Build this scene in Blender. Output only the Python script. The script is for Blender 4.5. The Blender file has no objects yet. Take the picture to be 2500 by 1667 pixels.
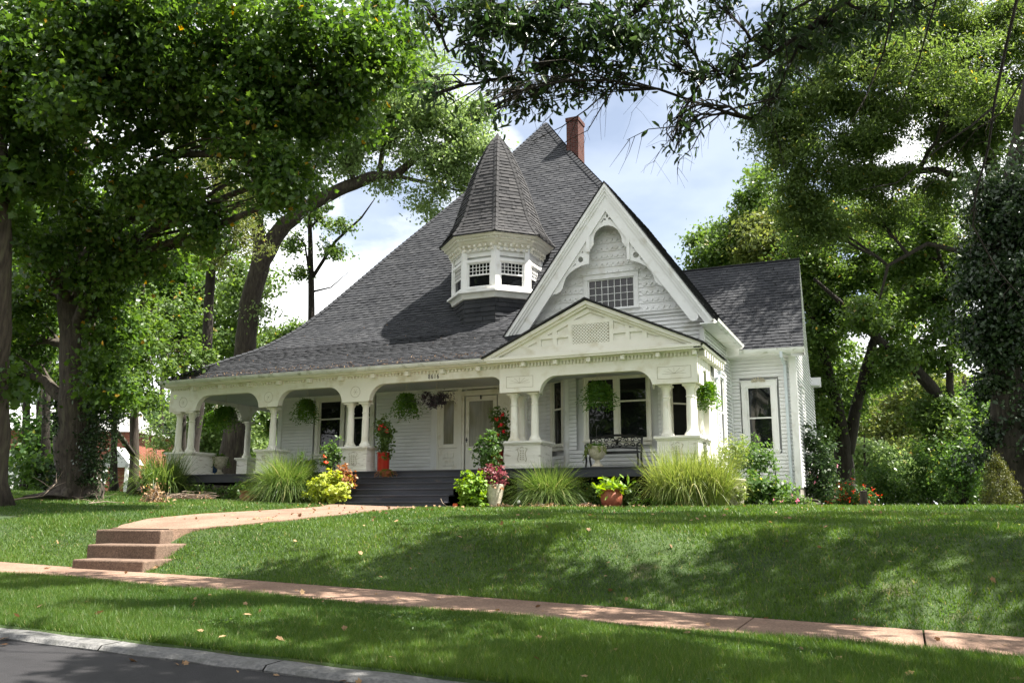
import bpy, bmesh, math, random
import numpy as np
from mathutils import Vector, Matrix
random.seed(7); rng = np.random.default_rng(11)
scene = bpy.context.scene
C = scene.collection

# ------------------------------------------------------------------ camera
# world: X runs to the right along the house front, Y away from the street, Z up; the eye is at the origin
FP, CX, CY = 2150.0, 1250.0, 833.5            # focal length and centre in photo pixels (2500 wide)
PITCH = math.atan(407 / 2150); YAW = math.radians(23.7)
cam_data = bpy.data.cameras.new('camera'); cam = bpy.data.objects.new('camera', cam_data); C.objects.link(cam)
cam_data.sensor_width = 36; cam_data.lens = FP / 2500 * 36; cam_data.clip_start = .1; cam_data.clip_end = 3000
cam.rotation_euler = (math.pi / 2 + PITCH, 0, YAW); scene.camera = cam

# ------------------------------------------------------------------ light
SUN_EL, SUN_AZ = math.radians(60), math.radians(13)      # azimuth from +X towards +Y
sdir = Vector((math.cos(SUN_EL) * math.cos(SUN_AZ), math.cos(SUN_EL) * math.sin(SUN_AZ), math.sin(SUN_EL)))
sun_d = bpy.data.lights.new('sun', 'SUN'); sun = bpy.data.objects.new('sun', sun_d); C.objects.link(sun)
sun_d.energy = 5.0; sun_d.angle = math.radians(.55); sun_d.color = (1, .95, .86)
sun.rotation_euler = sdir.to_track_quat('Z', 'Y').to_euler()
world = bpy.data.worlds.new('World'); scene.world = world; world.use_nodes = True
wn = world.node_tree; wn.nodes.clear()
def N(t, ty, **kw):
    n = t.nodes.new(ty)
    for k, v in kw.items(): setattr(n, k, v)
    return n
sky = N(wn, 'ShaderNodeTexSky', sky_type='NISHITA', sun_disc=False)
sky.sun_elevation = SUN_EL; sky.sun_rotation = math.pi / 2 - SUN_AZ; sky.air_density = 1.0; sky.dust_density = .8
tc = N(wn, 'ShaderNodeTexCoord'); mp = N(wn, 'ShaderNodeMapping'); mp.inputs['Scale'].default_value = (1.0, 1.0, 2.0)
mp.inputs['Location'].default_value = (.42, 0.3, .1)
nz = N(wn, 'ShaderNodeTexNoise'); nz.inputs['Scale'].default_value = 2.6; nz.inputs['Detail'].default_value = 8; nz.inputs['Roughness'].default_value = .55
cr = N(wn, 'ShaderNodeValToRGB'); cr.color_ramp.elements[0].position = .37; cr.color_ramp.elements[1].position = .50; cr.color_ramp.elements[0].color = (.28, .28, .28, 1)
nz2 = N(wn, 'ShaderNodeTexNoise'); nz2.inputs['Scale'].default_value = 5; nz2.inputs['Detail'].default_value = 5
cr2 = N(wn, 'ShaderNodeValToRGB'); cr2.color_ramp.elements[0].color = (6.2, 6.4, 6.8, 1); cr2.color_ramp.elements[1].color = (10.5, 10.6, 10.7, 1)
cr2.color_ramp.elements[0].position = .34; cr2.color_ramp.elements[1].position = .54
mx = N(wn, 'ShaderNodeMix', data_type='RGBA'); bg = N(wn, 'ShaderNodeBackground'); wo = N(wn, 'ShaderNodeOutputWorld')
L = wn.links.new
L(tc.outputs['Generated'], mp.inputs['Vector']); L(mp.outputs[0], nz.inputs['Vector']); L(mp.outputs[0], nz2.inputs['Vector'])
dp = N(wn, 'ShaderNodeVectorMath', operation='DOT_PRODUCT'); L(tc.outputs['Generated'], dp.inputs[0])
mr = N(wn, 'ShaderNodeMapRange', interpolation_type='SMOOTHSTEP'); mr.inputs['From Min'].default_value = .968; mr.inputs['From Max'].default_value = 1.0; mr.inputs['To Min'].default_value = 0; mr.inputs['To Max'].default_value = .20
dp2 = N(wn, 'ShaderNodeVectorMath', operation='DOT_PRODUCT'); L(tc.outputs['Generated'], dp2.inputs[0])
mr2 = N(wn, 'ShaderNodeMapRange', interpolation_type='SMOOTHSTEP'); mr2.inputs['From Min'].default_value = .994; mr2.inputs['From Max'].default_value = 1.0; mr2.inputs['To Min'].default_value = 0; mr2.inputs['To Max'].default_value = .15; L(dp2.outputs['Value'], mr2.inputs['Value'])
sb = N(wn, 'ShaderNodeMath', operation='SUBTRACT'); sb2 = N(wn, 'ShaderNodeMath', operation='SUBTRACT'); L(dp.outputs['Value'], mr.inputs['Value']); L(nz.outputs['Fac'], sb.inputs[0]); L(mr.outputs[0], sb.inputs[1]); L(sb.outputs[0], sb2.inputs[0]); L(mr2.outputs[0], sb2.inputs[1]); L(sb2.outputs[0], cr.inputs[0]); L(nz2.outputs['Fac'], cr2.inputs[0]); L(cr.outputs[0], mx.inputs['Factor'])
L(sky.outputs[0], mx.inputs['A']); L(cr2.outputs[0], mx.inputs['B']); L(mx.outputs['Result'], bg.inputs[0]); L(bg.outputs[0], wo.inputs[0])
bg.inputs['Strength'].default_value = .05
scene.view_settings.view_transform = 'Standard'; scene.view_settings.look = 'None'
scene.view_settings.exposure = 1.92; scene.view_settings.gamma = 1
scene.render.engine = 'CYCLES'
scene.cycles.max_bounces = 7; scene.cycles.transparent_max_bounces = 8; scene.cycles.diffuse_bounces = 4
scene.cycles.use_denoising = True

# ------------------------------------------------------------------ photo pixel -> place
fw = np.array([-math.sin(YAW) * math.cos(PITCH), math.cos(YAW) * math.cos(PITCH), math.sin(PITCH)])
rt = np.array([math.cos(YAW), math.sin(YAW), 0]); upv = np.cross(rt, fw)
def ray(x, y): return fw * FP + rt * (x - CX) - upv * (y - CY)
def onY(x, y, Y): r = ray(x, y); return Vector(r * (Y / r[1]))
def onX(x, y, X): r = ray(x, y); return Vector(r * (X / r[0]))
K = 2500 / 2352
def W(x, y, d):                                # x, y in the 2352-wide view, d metres ahead of the lens
    r = ray(x * K, y * K); return Vector(r * (d / FP))
def PX(r, d): return r * K * d / FP            # that many pixels in metres at distance d

dp.inputs[1].default_value = W(1600, 430, 1).normalized()[:]; dp2.inputs[1].default_value = W(900, 560, 1).normalized()[:]       # the break in the clouds right of the gable

# ------------------------------------------------------------------ terrain
def sm(t): t = min(1, max(0, t)); return t * t * (3 - 2 * t)
TY = [0, 10.9, 11.6, 12.5, 14, 16, 18, 20, 60]; TZ = [-.42, -.40, -.33, -.25, -.17, -.10, -.04, .02, .05]
def SW(X): return -1.165 - .026 * min(14, max(-40, X))
def G(X, Y):
    s = SW(X)
    if Y < 5.53: return s - .17
    if Y < 9.85: return s - .025
    wd = 2.0 - .2 * math.tanh((-9.5 - X) / .8)
    T = float(np.interp(Y, TY, TZ)) + .034 * max(0, -(max(X, -34) + 12)) * min(1, max(0, (Y - 9.9) / 4))
    return s + (T - s) * sm((Y - 9.85) / wd)
def GV(p): return Vector((p[0], p[1], G(p[0], p[1])))

# ------------------------------------------------------------------ tags and mesh builder
def tag(o, label=None, cat=None, group=None, kind=None):
    if label: o['label'] = label
    if cat: o['category'] = cat
    if group: o['group'] = group
    if kind: o['kind'] = kind
    return o
def empty(name, loc=(0, 0, 0), label=None, cat=None, group=None):
    o = bpy.data.objects.new(name, None); C.objects.link(o); o.location = loc; o.empty_display_size = .2
    return tag(o, label, cat, group)
def link(o, parent=None):
    C.objects.link(o)
    if parent is not None:
        o.parent = parent
        off = parent.location + (parent.parent.location if parent.parent else Vector()) if parent.type == 'EMPTY' else None
        if off is not None: o.matrix_parent_inverse = Matrix.Translation(-off)
    return o
class MB:
    def __init__(s): s.v = []; s.f = []; s.uv = {}
    def face(s, pts, uv=None):
        i = len(s.v); s.v += [tuple(p) for p in pts]; s.f.append(tuple(range(i, i + len(pts))))
        if uv: s.uv[len(s.f) - 1] = uv
    def box(s, x0, x1, y0, y1, z0, z1):
        s.obox((x0, y0, z0), (x1 - x0, 0, 0), (0, y1 - y0, 0), (0, 0, z1 - z0))
    def obox(s, o, a, b, c):
        o, a, b, c = map(Vector, (o, a, b, c))
        if a.cross(b).dot(c) < 0: a, b = b, a
        i = len(s.v)
        s.v += [tuple(p) for p in (o, o + a, o + a + b, o + b, o + c, o + a + c, o + a + b + c, o + b + c)]
        s.f += [tuple(i + k for k in q) for q in ((0, 3, 2, 1), (4, 5, 6, 7), (0, 1, 5, 4), (1, 2, 6, 5), (2, 3, 7, 6), (3, 0, 4, 7))]
    def tube(s, pts, rad, n=8, cap=True, flat=None):
        pts = [Vector(p) for p in pts]
        if not hasattr(rad, '__len__'): rad = [rad] * len(pts)
        i0 = len(s.v); prev = None
        for k, p in enumerate(pts):
            t = (pts[min(k + 1, len(pts) - 1)] - pts[max(k - 1, 0)]).normalized()
            if prev is None: a = t.orthogonal().normalized()
            else: a = (prev - t * prev.dot(t)).normalized()
            prev = a; b = t.cross(a)
            for j in range(n):
                th = 2 * math.pi * j / n
                s.v.append(tuple(p + (a * math.cos(th) + b * math.sin(th)) * rad[k]))
        for k in range(len(pts) - 1):
            for j in range(n):
                a0 = i0 + k * n + j; a1 = i0 + k * n + (j + 1) % n
                s.f.append((a0, a1, a1 + n, a0 + n))
        if cap:
            s.f.append(tuple(i0 + j for j in reversed(range(n)))); e = i0 + (len(pts) - 1) * n; s.f.append(tuple(e + j for j in range(n)))
    def lathe(s, c, prof, n=20):
        i0 = len(s.v)
        for r, z in prof:
            for j in range(n):
                th = 2 * math.pi * j / n; s.v.append((c[0] + r * math.cos(th), c[1] + r * math.sin(th), c[2] + z))
        for k in range(len(prof) - 1):
            for j in range(n):
                a0 = i0 + k * n + j; a1 = i0 + k * n + (j + 1) % n
                s.f.append((a0, a1, a1 + n, a0 + n))
        s.f.append(tuple(i0 + j for j in reversed(range(n)))); e = i0 + (len(prof) - 1) * n; s.f.append(tuple(e + j for j in range(n)))
    def build(s, name, mat, parent=None, smooth=False, bevel=0):
        me = bpy.data.meshes.new(name); me.from_pydata(s.v, [], s.f)
        if s.uv:
            ul = me.uv_layers.new(name='UVMap')
            for fi, uv in s.uv.items():
                ls = me.polygons[fi].loop_start
                for k, q in enumerate(uv): ul.data[ls + k].uv = q
        if mat: me.materials.append(mat)
        if smooth: me.polygons.foreach_set('use_smooth', [True] * len(me.polygons))
        o = bpy.data.objects.new(name, me); link(o, parent)
        if bevel:
            b = o.modifiers.new('bevel', 'BEVEL'); b.width = bevel; b.segments = 2; b.limit_method = 'ANGLE'
        return o
def flat2d(name, outer, holes, thick, place, mat, parent, bevel=0):
    """closed outlines (u, w) filled, given thickness and carried to the world by place(u, w, t)"""
    cu = bpy.data.curves.new(name, 'CURVE'); cu.dimensions = '2D'; cu.fill_mode = 'BOTH'
    for ring in [outer] + holes:
        sp = cu.splines.new('POLY'); sp.points.add(len(ring) - 1); sp.use_cyclic_u = True
        for k, p in enumerate(ring): sp.points[k].co = (p[0], p[1], 0, 1)
    cu.extrude = thick / 2
    to = bpy.data.objects.new('tmp', cu); C.objects.link(to)
    me = bpy.data.meshes.new_from_object(to.evaluated_get(bpy.context.evaluated_depsgraph_get()))
    bpy.data.objects.remove(to)
    for v in me.vertices: v.co = place(v.co.x, v.co.y, v.co.z)
    me.materials.clear(); me.materials.append(mat); me.name = name
    o = bpy.data.objects.new(name, me); return link(o, parent)
def arc(cx, cy, r, a0, a1, n=10):
    return [(cx + r * math.cos(math.radians(a0 + (a1 - a0) * k / n)), cy + r * math.sin(math.radians(a0 + (a1 - a0) * k / n))) for k in range(n + 1)]

# ------------------------------------------------------------------ materials
def mat(name, col, rough=.6, spec=.5):
    m = bpy.data.materials.new(name); m.use_nodes = True; p = m.node_tree.nodes['Principled BSDF']
    p.inputs['Base Color'].default_value = (*col, 1); p.inputs['Roughness'].default_value = rough; p.inputs['Specular IOR Level'].default_value = spec
    return m
def noisy(name, c1, c2, scale=3, rough=.6, bump=.1, bscale=40, detail=6, spec=.4, c3=None, s3=1.2, p3=(.55, .68), stretch=(1, 1, 1), coords='Object'):
    m = mat(name, c1, rough, spec); t = m.node_tree; p = t.nodes['Principled BSDF']; l = t.links.new
    tc = N(t, 'ShaderNodeTexCoord'); mp = N(t, 'ShaderNodeMapping'); mp.inputs['Scale'].default_value = stretch
    l(tc.outputs[coords], mp.inputs[0])
    n = N(t, 'ShaderNodeTexNoise'); n.inputs['Scale'].default_value = scale; n.inputs['Detail'].default_value = detail; l(mp.outputs[0], n.inputs['Vector'])
    r = N(t, 'ShaderNodeValToRGB'); r.color_ramp.elements[0].position = .35; r.color_ramp.elements[1].position = .65
    r.color_ramp.elements[0].color = (*c1, 1); r.color_ramp.elements[1].color = (*c2, 1); l(n.outputs['Fac'], r.inputs[0]); out = r.outputs[0]
    if c3:
        n3 = N(t, 'ShaderNodeTexNoise'); n3.inputs['Scale'].default_value = s3; n3.inputs['Detail'].default_value = 7; l(mp.outputs[0], n3.inputs['Vector'])
        r3 = N(t, 'ShaderNodeValToRGB'); r3.color_ramp.elements[0].position = p3[0]; r3.color_ramp.elements[1].position = p3[1]; l(n3.outputs['Fac'], r3.inputs[0])
        mm = N(t, 'ShaderNodeMix', data_type='RGBA'); l(r3.outputs[0], mm.inputs['Factor']); l(out, mm.inputs['A']); mm.inputs['B'].default_value = (*c3, 1); out = mm.outputs['Result']
    l(out, p.inputs['Base Color'])
    if bump:
        nb = N(t, 'ShaderNodeTexNoise'); nb.inputs['Scale'].default_value = bscale; nb.inputs['Detail'].default_value = 4; l(mp.outputs[0], nb.inputs['Vector'])
        b = N(t, 'ShaderNodeBump'); b.inputs['Strength'].default_value = bump; b.inputs['Distance'].default_value = .02; l(nb.outputs['Fac'], b.inputs['Height']); l(b.outputs[0], p.inputs['Normal'])
    return m
M = {}
M['cream'] = noisy('cream_paint', (.84, .82, .73), (.80, .775, .68), 2.5, .5, .12, 40, c3=(.60, .55, .40), s3=3.0, p3=(.54, .80))
M['white'] = noisy('white_paint', (.84, .84, .83), (.79, .79, .775), 2.0, .5, .12, 40, c3=(.60, .58, .52), s3=3, p3=(.55, .8))
M['siding'] = noisy('white_siding', (.84, .84, .84), (.78, .78, .78), 1.2, .5, .05, 50, c3=(.62, .62, .58), s3=1.6, p3=(.55, .8), stretch=(1, 1, 2.5))
M['worn'] = noisy('weathered_white_wood', (.82, .80, .74), (.74, .72, .65), 4, .7, .3, 30, c3=(.42, .38, .32), s3=6, p3=(.58, .72), stretch=(.5, .5, 2.2))
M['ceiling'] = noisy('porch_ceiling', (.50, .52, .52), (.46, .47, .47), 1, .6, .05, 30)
M['deck'] = noisy('charcoal_deck_paint', (.028, .030, .040), (.045, .047, .06), 3, .55, .2, 25, c3=(.09, .07, .06), s3=6, p3=(.62, .75), stretch=(.4, 1, 1))
M['void'] = mat('under_porch_shade', (.012, .011, .010), .9, .1)  # near-black colour stands in for the shade under the porch
M['stone'] = noisy('foundation_concrete', (.22, .20, .17), (.32, .29, .25), 5, .9, .4, 20)
M['dark'] = mat('black_iron', (.012, .012, .013), .4)
M['ink'] = mat('house_number_paint', (.05, .045, .03), .6)
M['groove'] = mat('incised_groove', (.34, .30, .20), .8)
M['gutter'] = noisy('gutter_metal', (.78, .79, .78), (.66, .67, .64), 3, .4, .05, 40, c3=(.33, .34, .26), s3=5, p3=(.55, .75))
M['downspout'] = noisy('pale_blue_downspout', (.62, .68, .72), (.56, .62, .66), 3, .4, 0)
M['terracotta'] = noisy('terracotta', (.20, .055, .028), (.28, .085, .045), 8, .6, .2, 30)
M['redpot'] = noisy('red_glazed_planter', (.42, .03, .015), (.34, .022, .014), 5, .3, .1, 15)
M['bluepot'] = mat('blue_glaze', (.03, .10, .28), .25)
M['urnstone'] = noisy('cast_stone', (.60, .55, .44), (.42, .38, .29), 14, .85, .6, 40)
M['soil'] = mat('soil', (.03, .02, .013), .95)
M['orange'] = mat('orange_plastic', (.75, .12, .02), .4)
M['curtain'] = noisy('door_curtain_glass', (.20, .19, .13), (.27, .26, .19), 5, .12, 0, stretch=(3, 3, .4))
def glassmat():
    m = mat('window_glass', (.008, .009, .010), .02, .5); t = m.node_tree; p = t.nodes['Principled BSDF']; p.inputs['IOR'].default_value = 1.45
    n = N(t, 'ShaderNodeTexNoise'); n.inputs['Scale'].default_value = 1.6; b = N(t, 'ShaderNodeBump'); b.inputs['Strength'].default_value = .06; b.inputs['Distance'].default_value = .05
    tc = N(t, 'ShaderNodeTexCoord'); t.links.new(tc.outputs['Object'], n.inputs['Vector']); t.links.new(n.outputs['Fac'], b.inputs['Height']); t.links.new(b.outputs[0], p.inputs['Normal'])
    return m
M['glass'] = glassmat()
def shinglemat(name, cA, cB, cM):
    m = mat(name, cA, .9, .2); t = m.node_tree; p = t.nodes['Principled BSDF']; l = t.links.new
    uv = N(t, 'ShaderNodeUVMap'); uv.uv_map = 'UVMap'
    bk = N(t, 'ShaderNodeTexBrick', offset=.5, offset_frequency=2); bk.inputs['Scale'].default_value = 1
    bk.inputs['Brick Width'].default_value = .34; bk.inputs['Row Height'].default_value = .14; bk.inputs['Mortar Size'].default_value = .004
    bk.inputs['Bias'].default_value = 0
    bk.inputs['Color1'].default_value = (*cA, 1); bk.inputs['Color2'].default_value = (*cB, 1); bk.inputs['Mortar'].default_value = (*cM, 1)
    l(uv.outputs[0], bk.inputs['Vector'])
    # the thick dimensional tabs: ragged darker dashes along the butt of each course
    mp = N(t, 'ShaderNodeMapping'); mp.inputs['Scale'].default_value = (3.4, 7.14, 1); l(uv.outputs[0], mp.inputs[0])
    wn2 = N(t, 'ShaderNodeTexWhiteNoise', noise_dimensions='2D'); fl = N(t, 'ShaderNodeVectorMath', operation='FLOOR'); l(mp.outputs[0], fl.inputs[0]); l(fl.outputs[0], wn2.inputs['Vector'])
    mm = N(t, 'ShaderNodeMix', data_type='RGBA', blend_type='MULTIPLY'); l(bk.outputs['Color'], mm.inputs['A'])
    r = N(t, 'ShaderNodeValToRGB'); r.color_ramp.elements[0].color = (.80, .80, .82, 1); r.color_ramp.elements[1].color = (1.12, 1.11, 1.10, 1); l(wn2.outputs['Value'], r.inputs[0])
    mm.inputs['Factor'].default_value = .8; l(r.outputs[0], mm.inputs['B'])
    n = N(t, 'ShaderNodeTexNoise'); n.inputs['Scale'].default_value = .5; n.inputs['Detail'].default_value = 8; l(uv.outputs[0], n.inputs['Vector'])
    m2 = N(t, 'ShaderNodeMix', data_type='RGBA', blend_type='MULTIPLY'); m2.inputs['Factor'].default_value = .6; l(mm.outputs['Result'], m2.inputs['A'])
    r2 = N(t, 'ShaderNodeValToRGB'); r2.color_ramp.elements[0].color = (.75, .75, .75, 1); r2.color_ramp.elements[1].color = (1.2, 1.2, 1.2, 1); r2.color_ramp.elements[0].position = .3; r2.color_ramp.elements[1].position = .7
    l(n.outputs['Fac'], r2.inputs[0]); l(r2.outputs[0], m2.inputs['B']); l(m2.outputs['Result'], p.inputs['Base Color'])
    nb = N(t, 'ShaderNodeTexNoise'); nb.inputs['Scale'].default_value = 90; l(uv.outputs[0], nb.inputs['Vector'])
    b = N(t, 'ShaderNodeBump'); b.inputs['Strength'].default_value = .35; b.inputs['Distance'].default_value = .01; l(nb.outputs['Fac'], b.inputs['Height']); l(b.outputs[0], p.inputs['Normal'])
    return m
M['shingle'] = shinglemat('asphalt_shingle', (.034, .036, .041), (.053, .055, .060), (.019, .02, .022))
M['shingle_brown'] = shinglemat('brown_asphalt_shingle', (.038, .038, .040), (.058, .057, .058), (.02, .02, .02))
M['drip'] = mat('roof_edge', (.02, .02, .022), .8)
def brickmat(name, c1, c2, mo, bw=.22, rh=.075, coords='Object', axis='XZ'):
    m = mat(name, c1, .85, .2); t = m.node_tree; p = t.nodes['Principled BSDF']; l = t.links.new
    tc = N(t, 'ShaderNodeTexCoord'); sp = N(t, 'ShaderNodeSeparateXYZ'); cb = N(t, 'ShaderNodeCombineXYZ'); ad = N(t, 'ShaderNodeMath', operation='ADD')
    l(tc.outputs[coords], sp.inputs[0]); l(sp.outputs['X'], ad.inputs[0]); l(sp.outputs['Y'], ad.inputs[1]); l(ad.outputs[0], cb.inputs['X']); l(sp.outputs['Z'], cb.inputs['Y'])
    bk = N(t, 'ShaderNodeTexBrick'); bk.inputs['Scale'].default_value = 1; bk.inputs['Brick Width'].default_value = bw; bk.inputs['Row Height'].default_value = rh; bk.inputs['Mortar Size'].default_value = .008
    bk.inputs['Color1'].default_value = (*c1, 1); bk.inputs['Color2'].default_value = (*c2, 1); bk.inputs['Mortar'].default_value = (*mo, 1)
    l(cb.outputs[0], bk.inputs['Vector']); l(bk.outputs['Color'], p.inputs['Base Color'])
    b = N(t, 'ShaderNodeBump'); b.inputs['Strength'].default_value = .5; b.inputs['Distance'].default_value = .01; l(bk.outputs['Fac'], b.inputs['Height']); b.invert = True; l(b.outputs[0], p.inputs['Normal'])
    return m
M['brick'] = brickmat('chimney_brick', (.058, .017, .013), (.09, .030, .023), (.085, .07, .065))
M['brickfar'] = brickmat('red_brick', (.24, .05, .03), (.30, .08, .05), (.3, .25, .2))
M['bark'] = noisy('bark', (.030, .024, .018), (.070, .057, .044), 5, .95, 1.0, 9, stretch=(3, 3, .5), c3=(.10, .095, .06), s3=2, p3=(.55, .75))
M['barkdark'] = noisy('dark_bark', (.016, .013, .010), (.040, .033, .026), 6, .95, 1.0, 10, stretch=(3, 3, .5))
M['twig'] = noisy('dead_twig', (.20, .15, .11), (.30, .24, .19), 9, .9, .2, 30)
def leafmat(name, cA, cB, cC=None, trans=.45, gloss=.45):
    m = bpy.data.materials.new(name); m.use_nodes = True; t = m.node_tree; t.nodes.clear(); l = t.links.new
    at = N(t, 'ShaderNodeAttribute'); at.attribute_name = 'rnd'
    r = N(t, 'ShaderNodeValToRGB'); r.color_ramp.elements[0].color = (*cA, 1); r.color_ramp.elements[1].color = (*cB, 1); r.color_ramp.elements[1].position = .982
    if cC: e = r.color_ramp.elements.new(.996); e.color = (*cC, 1)
    l(at.outputs['Fac'], r.inputs[0])
    pb = N(t, 'ShaderNodeBsdfPrincipled'); pb.inputs['Roughness'].default_value = gloss; pb.inputs['Specular IOR Level'].default_value = .35; l(r.outputs[0], pb.inputs['Base Color'])
    hs = N(t, 'ShaderNodeHueSaturation'); hs.inputs['Hue'].default_value = .485; hs.inputs['Saturation'].default_value = 1.15; hs.inputs['Value'].default_value = 1.9; l(r.outputs[0], hs.inputs['Color'])
    tr = N(t, 'ShaderNodeBsdfTranslucent'); l(hs.outputs[0], tr.inputs['Color'])
    ms = N(t, 'ShaderNodeMixShader'); ms.inputs[0].default_value = trans; l(pb.outputs[0], ms.inputs[1]); l(tr.outputs[0], ms.inputs[2])
    o = N(t, 'ShaderNodeOutputMaterial'); l(ms.outputs[0], o.inputs[0]); return m
M['maple'] = leafmat('broad_leaves', (.030, .070, .015), (.085, .15, .028), (.26, .17, .02), trans=.5, gloss=.33)
M['cotton'] = leafmat('pale_leaves', (.105, .17, .055), (.19, .26, .10), (.30, .30, .10), trans=.45, gloss=.33)
M['willow'] = leafmat('olive_leaves', (.080, .115, .030), (.155, .18, .055), (.22, .17, .06))
M['mid'] = leafmat('green_leaves', (.045, .095, .02), (.11, .17, .04), (.25, .2, .05))
M['locust'] = leafmat('locust_leaves', (.050, .092, .022), (.115, .165, .045), (.34, .30, .06), trans=.5)
M['darkleaf'] = leafmat('dark_leaves', (.020, .045, .015), (.05, .085, .028), (.10, .13, .03), trans=.32, gloss=.35)
M['ivy'] = leafmat('ivy_leaves', (.012, .028, .011), (.032, .055, .02), None, trans=.15, gloss=.3)
M['lime'] = leafmat('lime_leaves', (.22, .30, .035), (.38, .42, .08), None, trans=.35)
M['lime2'] = leafmat('yellow_green_leaves', (.10, .21, .02), (.25, .36, .05), None, trans=.35)
M['purple'] = leafmat('purple_leaves', (.13, .03, .04), (.28, .09, .09), None, trans=.3)
M['bronze'] = leafmat('bronze_leaves', (.18, .06, .03), (.33, .19, .06), None, trans=.3)
M['blackpurple'] = leafmat('near_black_leaves', (.018, .012, .016), (.045, .03, .035), None, trans=.1)
M['fern'] = leafmat('fern_fronds', (.04, .11, .015), (.11, .20, .03), (.3, .25, .06))
M['shrub'] = leafmat('shrub_leaves', (.030, .078, .016), (.095, .165, .04), (.3, .32, .08))
M['grassblade'] = leafmat('grass_blades', (.032, .080, .012), (.105, .172, .030), (.26, .24, .10), trans=.35, gloss=.5)
M['ornamental'] = leafmat('ornamental_grass', (.045, .10, .02), (.16, .22, .06), (.5, .45, .22), trans=.35, gloss=.4)
M['ornpale'] = leafmat('straw_green_grass', (.10, .16, .03), (.26, .30, .09), (.45, .42, .2), trans=.35, gloss=.4)
M['red'] = leafmat('red_petals', (.55, .01, .01), (.72, .03, .03), None, trans=.35)
M['coral'] = leafmat('coral_petals', (.75, .06, .03), (.80, .22, .10), None, trans=.35)
M['pink'] = leafmat('pink_petals', (.70, .04, .20), (.8, .5, .55), None, trans=.35)
M['litter'] = leafmat('dry_leaves', (.14, .075, .035), (.38, .25, .13), (.6, .35, .05), trans=.1, gloss=.7)
M['arbor'] = leafmat('golden_conifer', (.035, .055, .012), (.11, .115, .025), None, trans=.25)

# ------------------------------------------------------------------ leaf fields
TPL = {
 'diamond': ([(0, 0, 0), (.5, .30, .06), (1, 0, -.04), (.5, -.30, .06)], [(0, 1, 2, 3)]),
 'long': ([(0, 0, 0), (.3, .15, .05), (.72, .13, .02), (1, 0, -.12), (.72, -.13, .02), (.3, -.15, .05)], [(0, 1, 2, 3), (0, 3, 4, 5)]),
 'lobed': ([(0, 0, 0), (-.08, .34, .03), (.28, .30, .03), (.36, .52, .04), (.62, .26, .0), (1, 0, -.06), (.62, -.26, .0), (.36, -.52, .04), (.28, -.30, .03), (-.08, -.34, .03)], [(0, 1, 2, 3, 4, 5), (0, 5, 6, 7, 8, 9)]),
 'tri': ([(0, -.5, 0), (0, .5, 0), (1, 0, 0)], [(0, 1, 2)]),
}
def leaf_obj(name, P, size, m, parent=None, shape='diamond', up=.5, out=None, outw=.6, droop=0.0, dirs=None):
    P = np.asarray(P, dtype=np.float64); n = len(P)
    size = np.broadcast_to(np.asarray(size, dtype=float), (n,)) * rng.uniform(.5, 1.35, n)
    nr = rng.normal(size=(n, 3)); nr[:, 2] += up * 1.6
    if out is not None: nr += out * outw * 1.6
    nr /= np.linalg.norm(nr, axis=1)[:, None] + 1e-9
    tg = rng.normal(size=(n, 3)) if dirs is None else dirs + rng.normal(size=(n, 3)) * .25
    tg[:, 2] -= droop
    tg -= nr * np.sum(tg * nr, axis=1)[:, None]; tg /= np.linalg.norm(tg, axis=1)[:, None] + 1e-9
    bt = np.cross(nr, tg)
    tv, tf = TPL[shape]; tv = np.array(tv); k = len(tv)
    V = P[:, None, :] + size[:, None, None] * (tv[None, :, 0, None] * tg[:, None, :] + tv[None, :, 1, None] * bt[:, None, :] + tv[None, :, 2, None] * nr[:, None, :])
    sp = .5 + .5 * np.sin(P[:, 0] * 2.3 + 1.7 * np.sin(P[:, 2] * 1.9)) * np.cos(P[:, 1] * 1.6 + 1.3 * np.sin(P[:, 2] * 2.6 + P[:, 0]))
    rv = rng.uniform(0, 1, n); rv = np.where(rv > .992, 1, .62 * rv + .37 * sp)
    return fastmesh(name, V.reshape(-1, 3), [np.array(f)[None, :] + (np.arange(n) * k)[:, None] for f in tf], rv, m, parent)
def fastmesh(name, V, facesets, rnd, m, parent=None):
    me = bpy.data.meshes.new(name); me.vertices.add(len(V)); me.vertices.foreach_set('co', V.astype(np.float32).ravel())
    idx = np.concatenate([f.ravel() for f in facesets]); tot = np.concatenate([np.full(len(f), f.shape[1]) for f in facesets])
    start = np.concatenate([[0], np.cumsum(tot)[:-1]])
    me.loops.add(len(idx)); me.loops.foreach_set('vertex_index', idx.astype(np.int32))
    me.polygons.add(len(tot)); me.polygons.foreach_set('loop_start', start.astype(np.int32)); me.polygons.foreach_set('loop_total', tot.astype(np.int32))
    a = me.attributes.new('rnd', 'FLOAT', 'FACE'); a.data.foreach_set('value', np.concatenate([rnd[:len(f)] for f in facesets]).astype(np.float32))
    me.update(calc_edges=True); me.materials.append(m)
    o = bpy.data.objects.new(name, me); return link(o, parent)
def blob_points(c, r, n, nclump, rc, shell=.35, seed=None):
    """leaf positions in small clumps spread through an uneven ellipsoid"""
    c = np.array(c); r = np.array(r)
    u = rng.normal(size=(nclump, 3)); u /= np.linalg.norm(u, axis=1)[:, None]
    rad = (shell + (1 - shell) * rng.uniform(0, 1, nclump)) ** .6
    cc = c + u * rad[:, None] * r * rng.uniform(.5, 1.45, (nclump, 1))
    w = rng.uniform(.4, 1.6, nclump); w /= w.sum(); ids = rng.choice(nclump, n, p=w)
    rcs = rc * rng.uniform(.6, 1.4, nclump)
    off = rng.normal(size=(n, 3)); off[:, 2] *= .65
    P = cc[ids] + off * rcs[ids][:, None] * .62
    o = P - c; o /= np.linalg.norm(o, axis=1)[:, None] + 1e-9
    return P, o, cc
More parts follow.
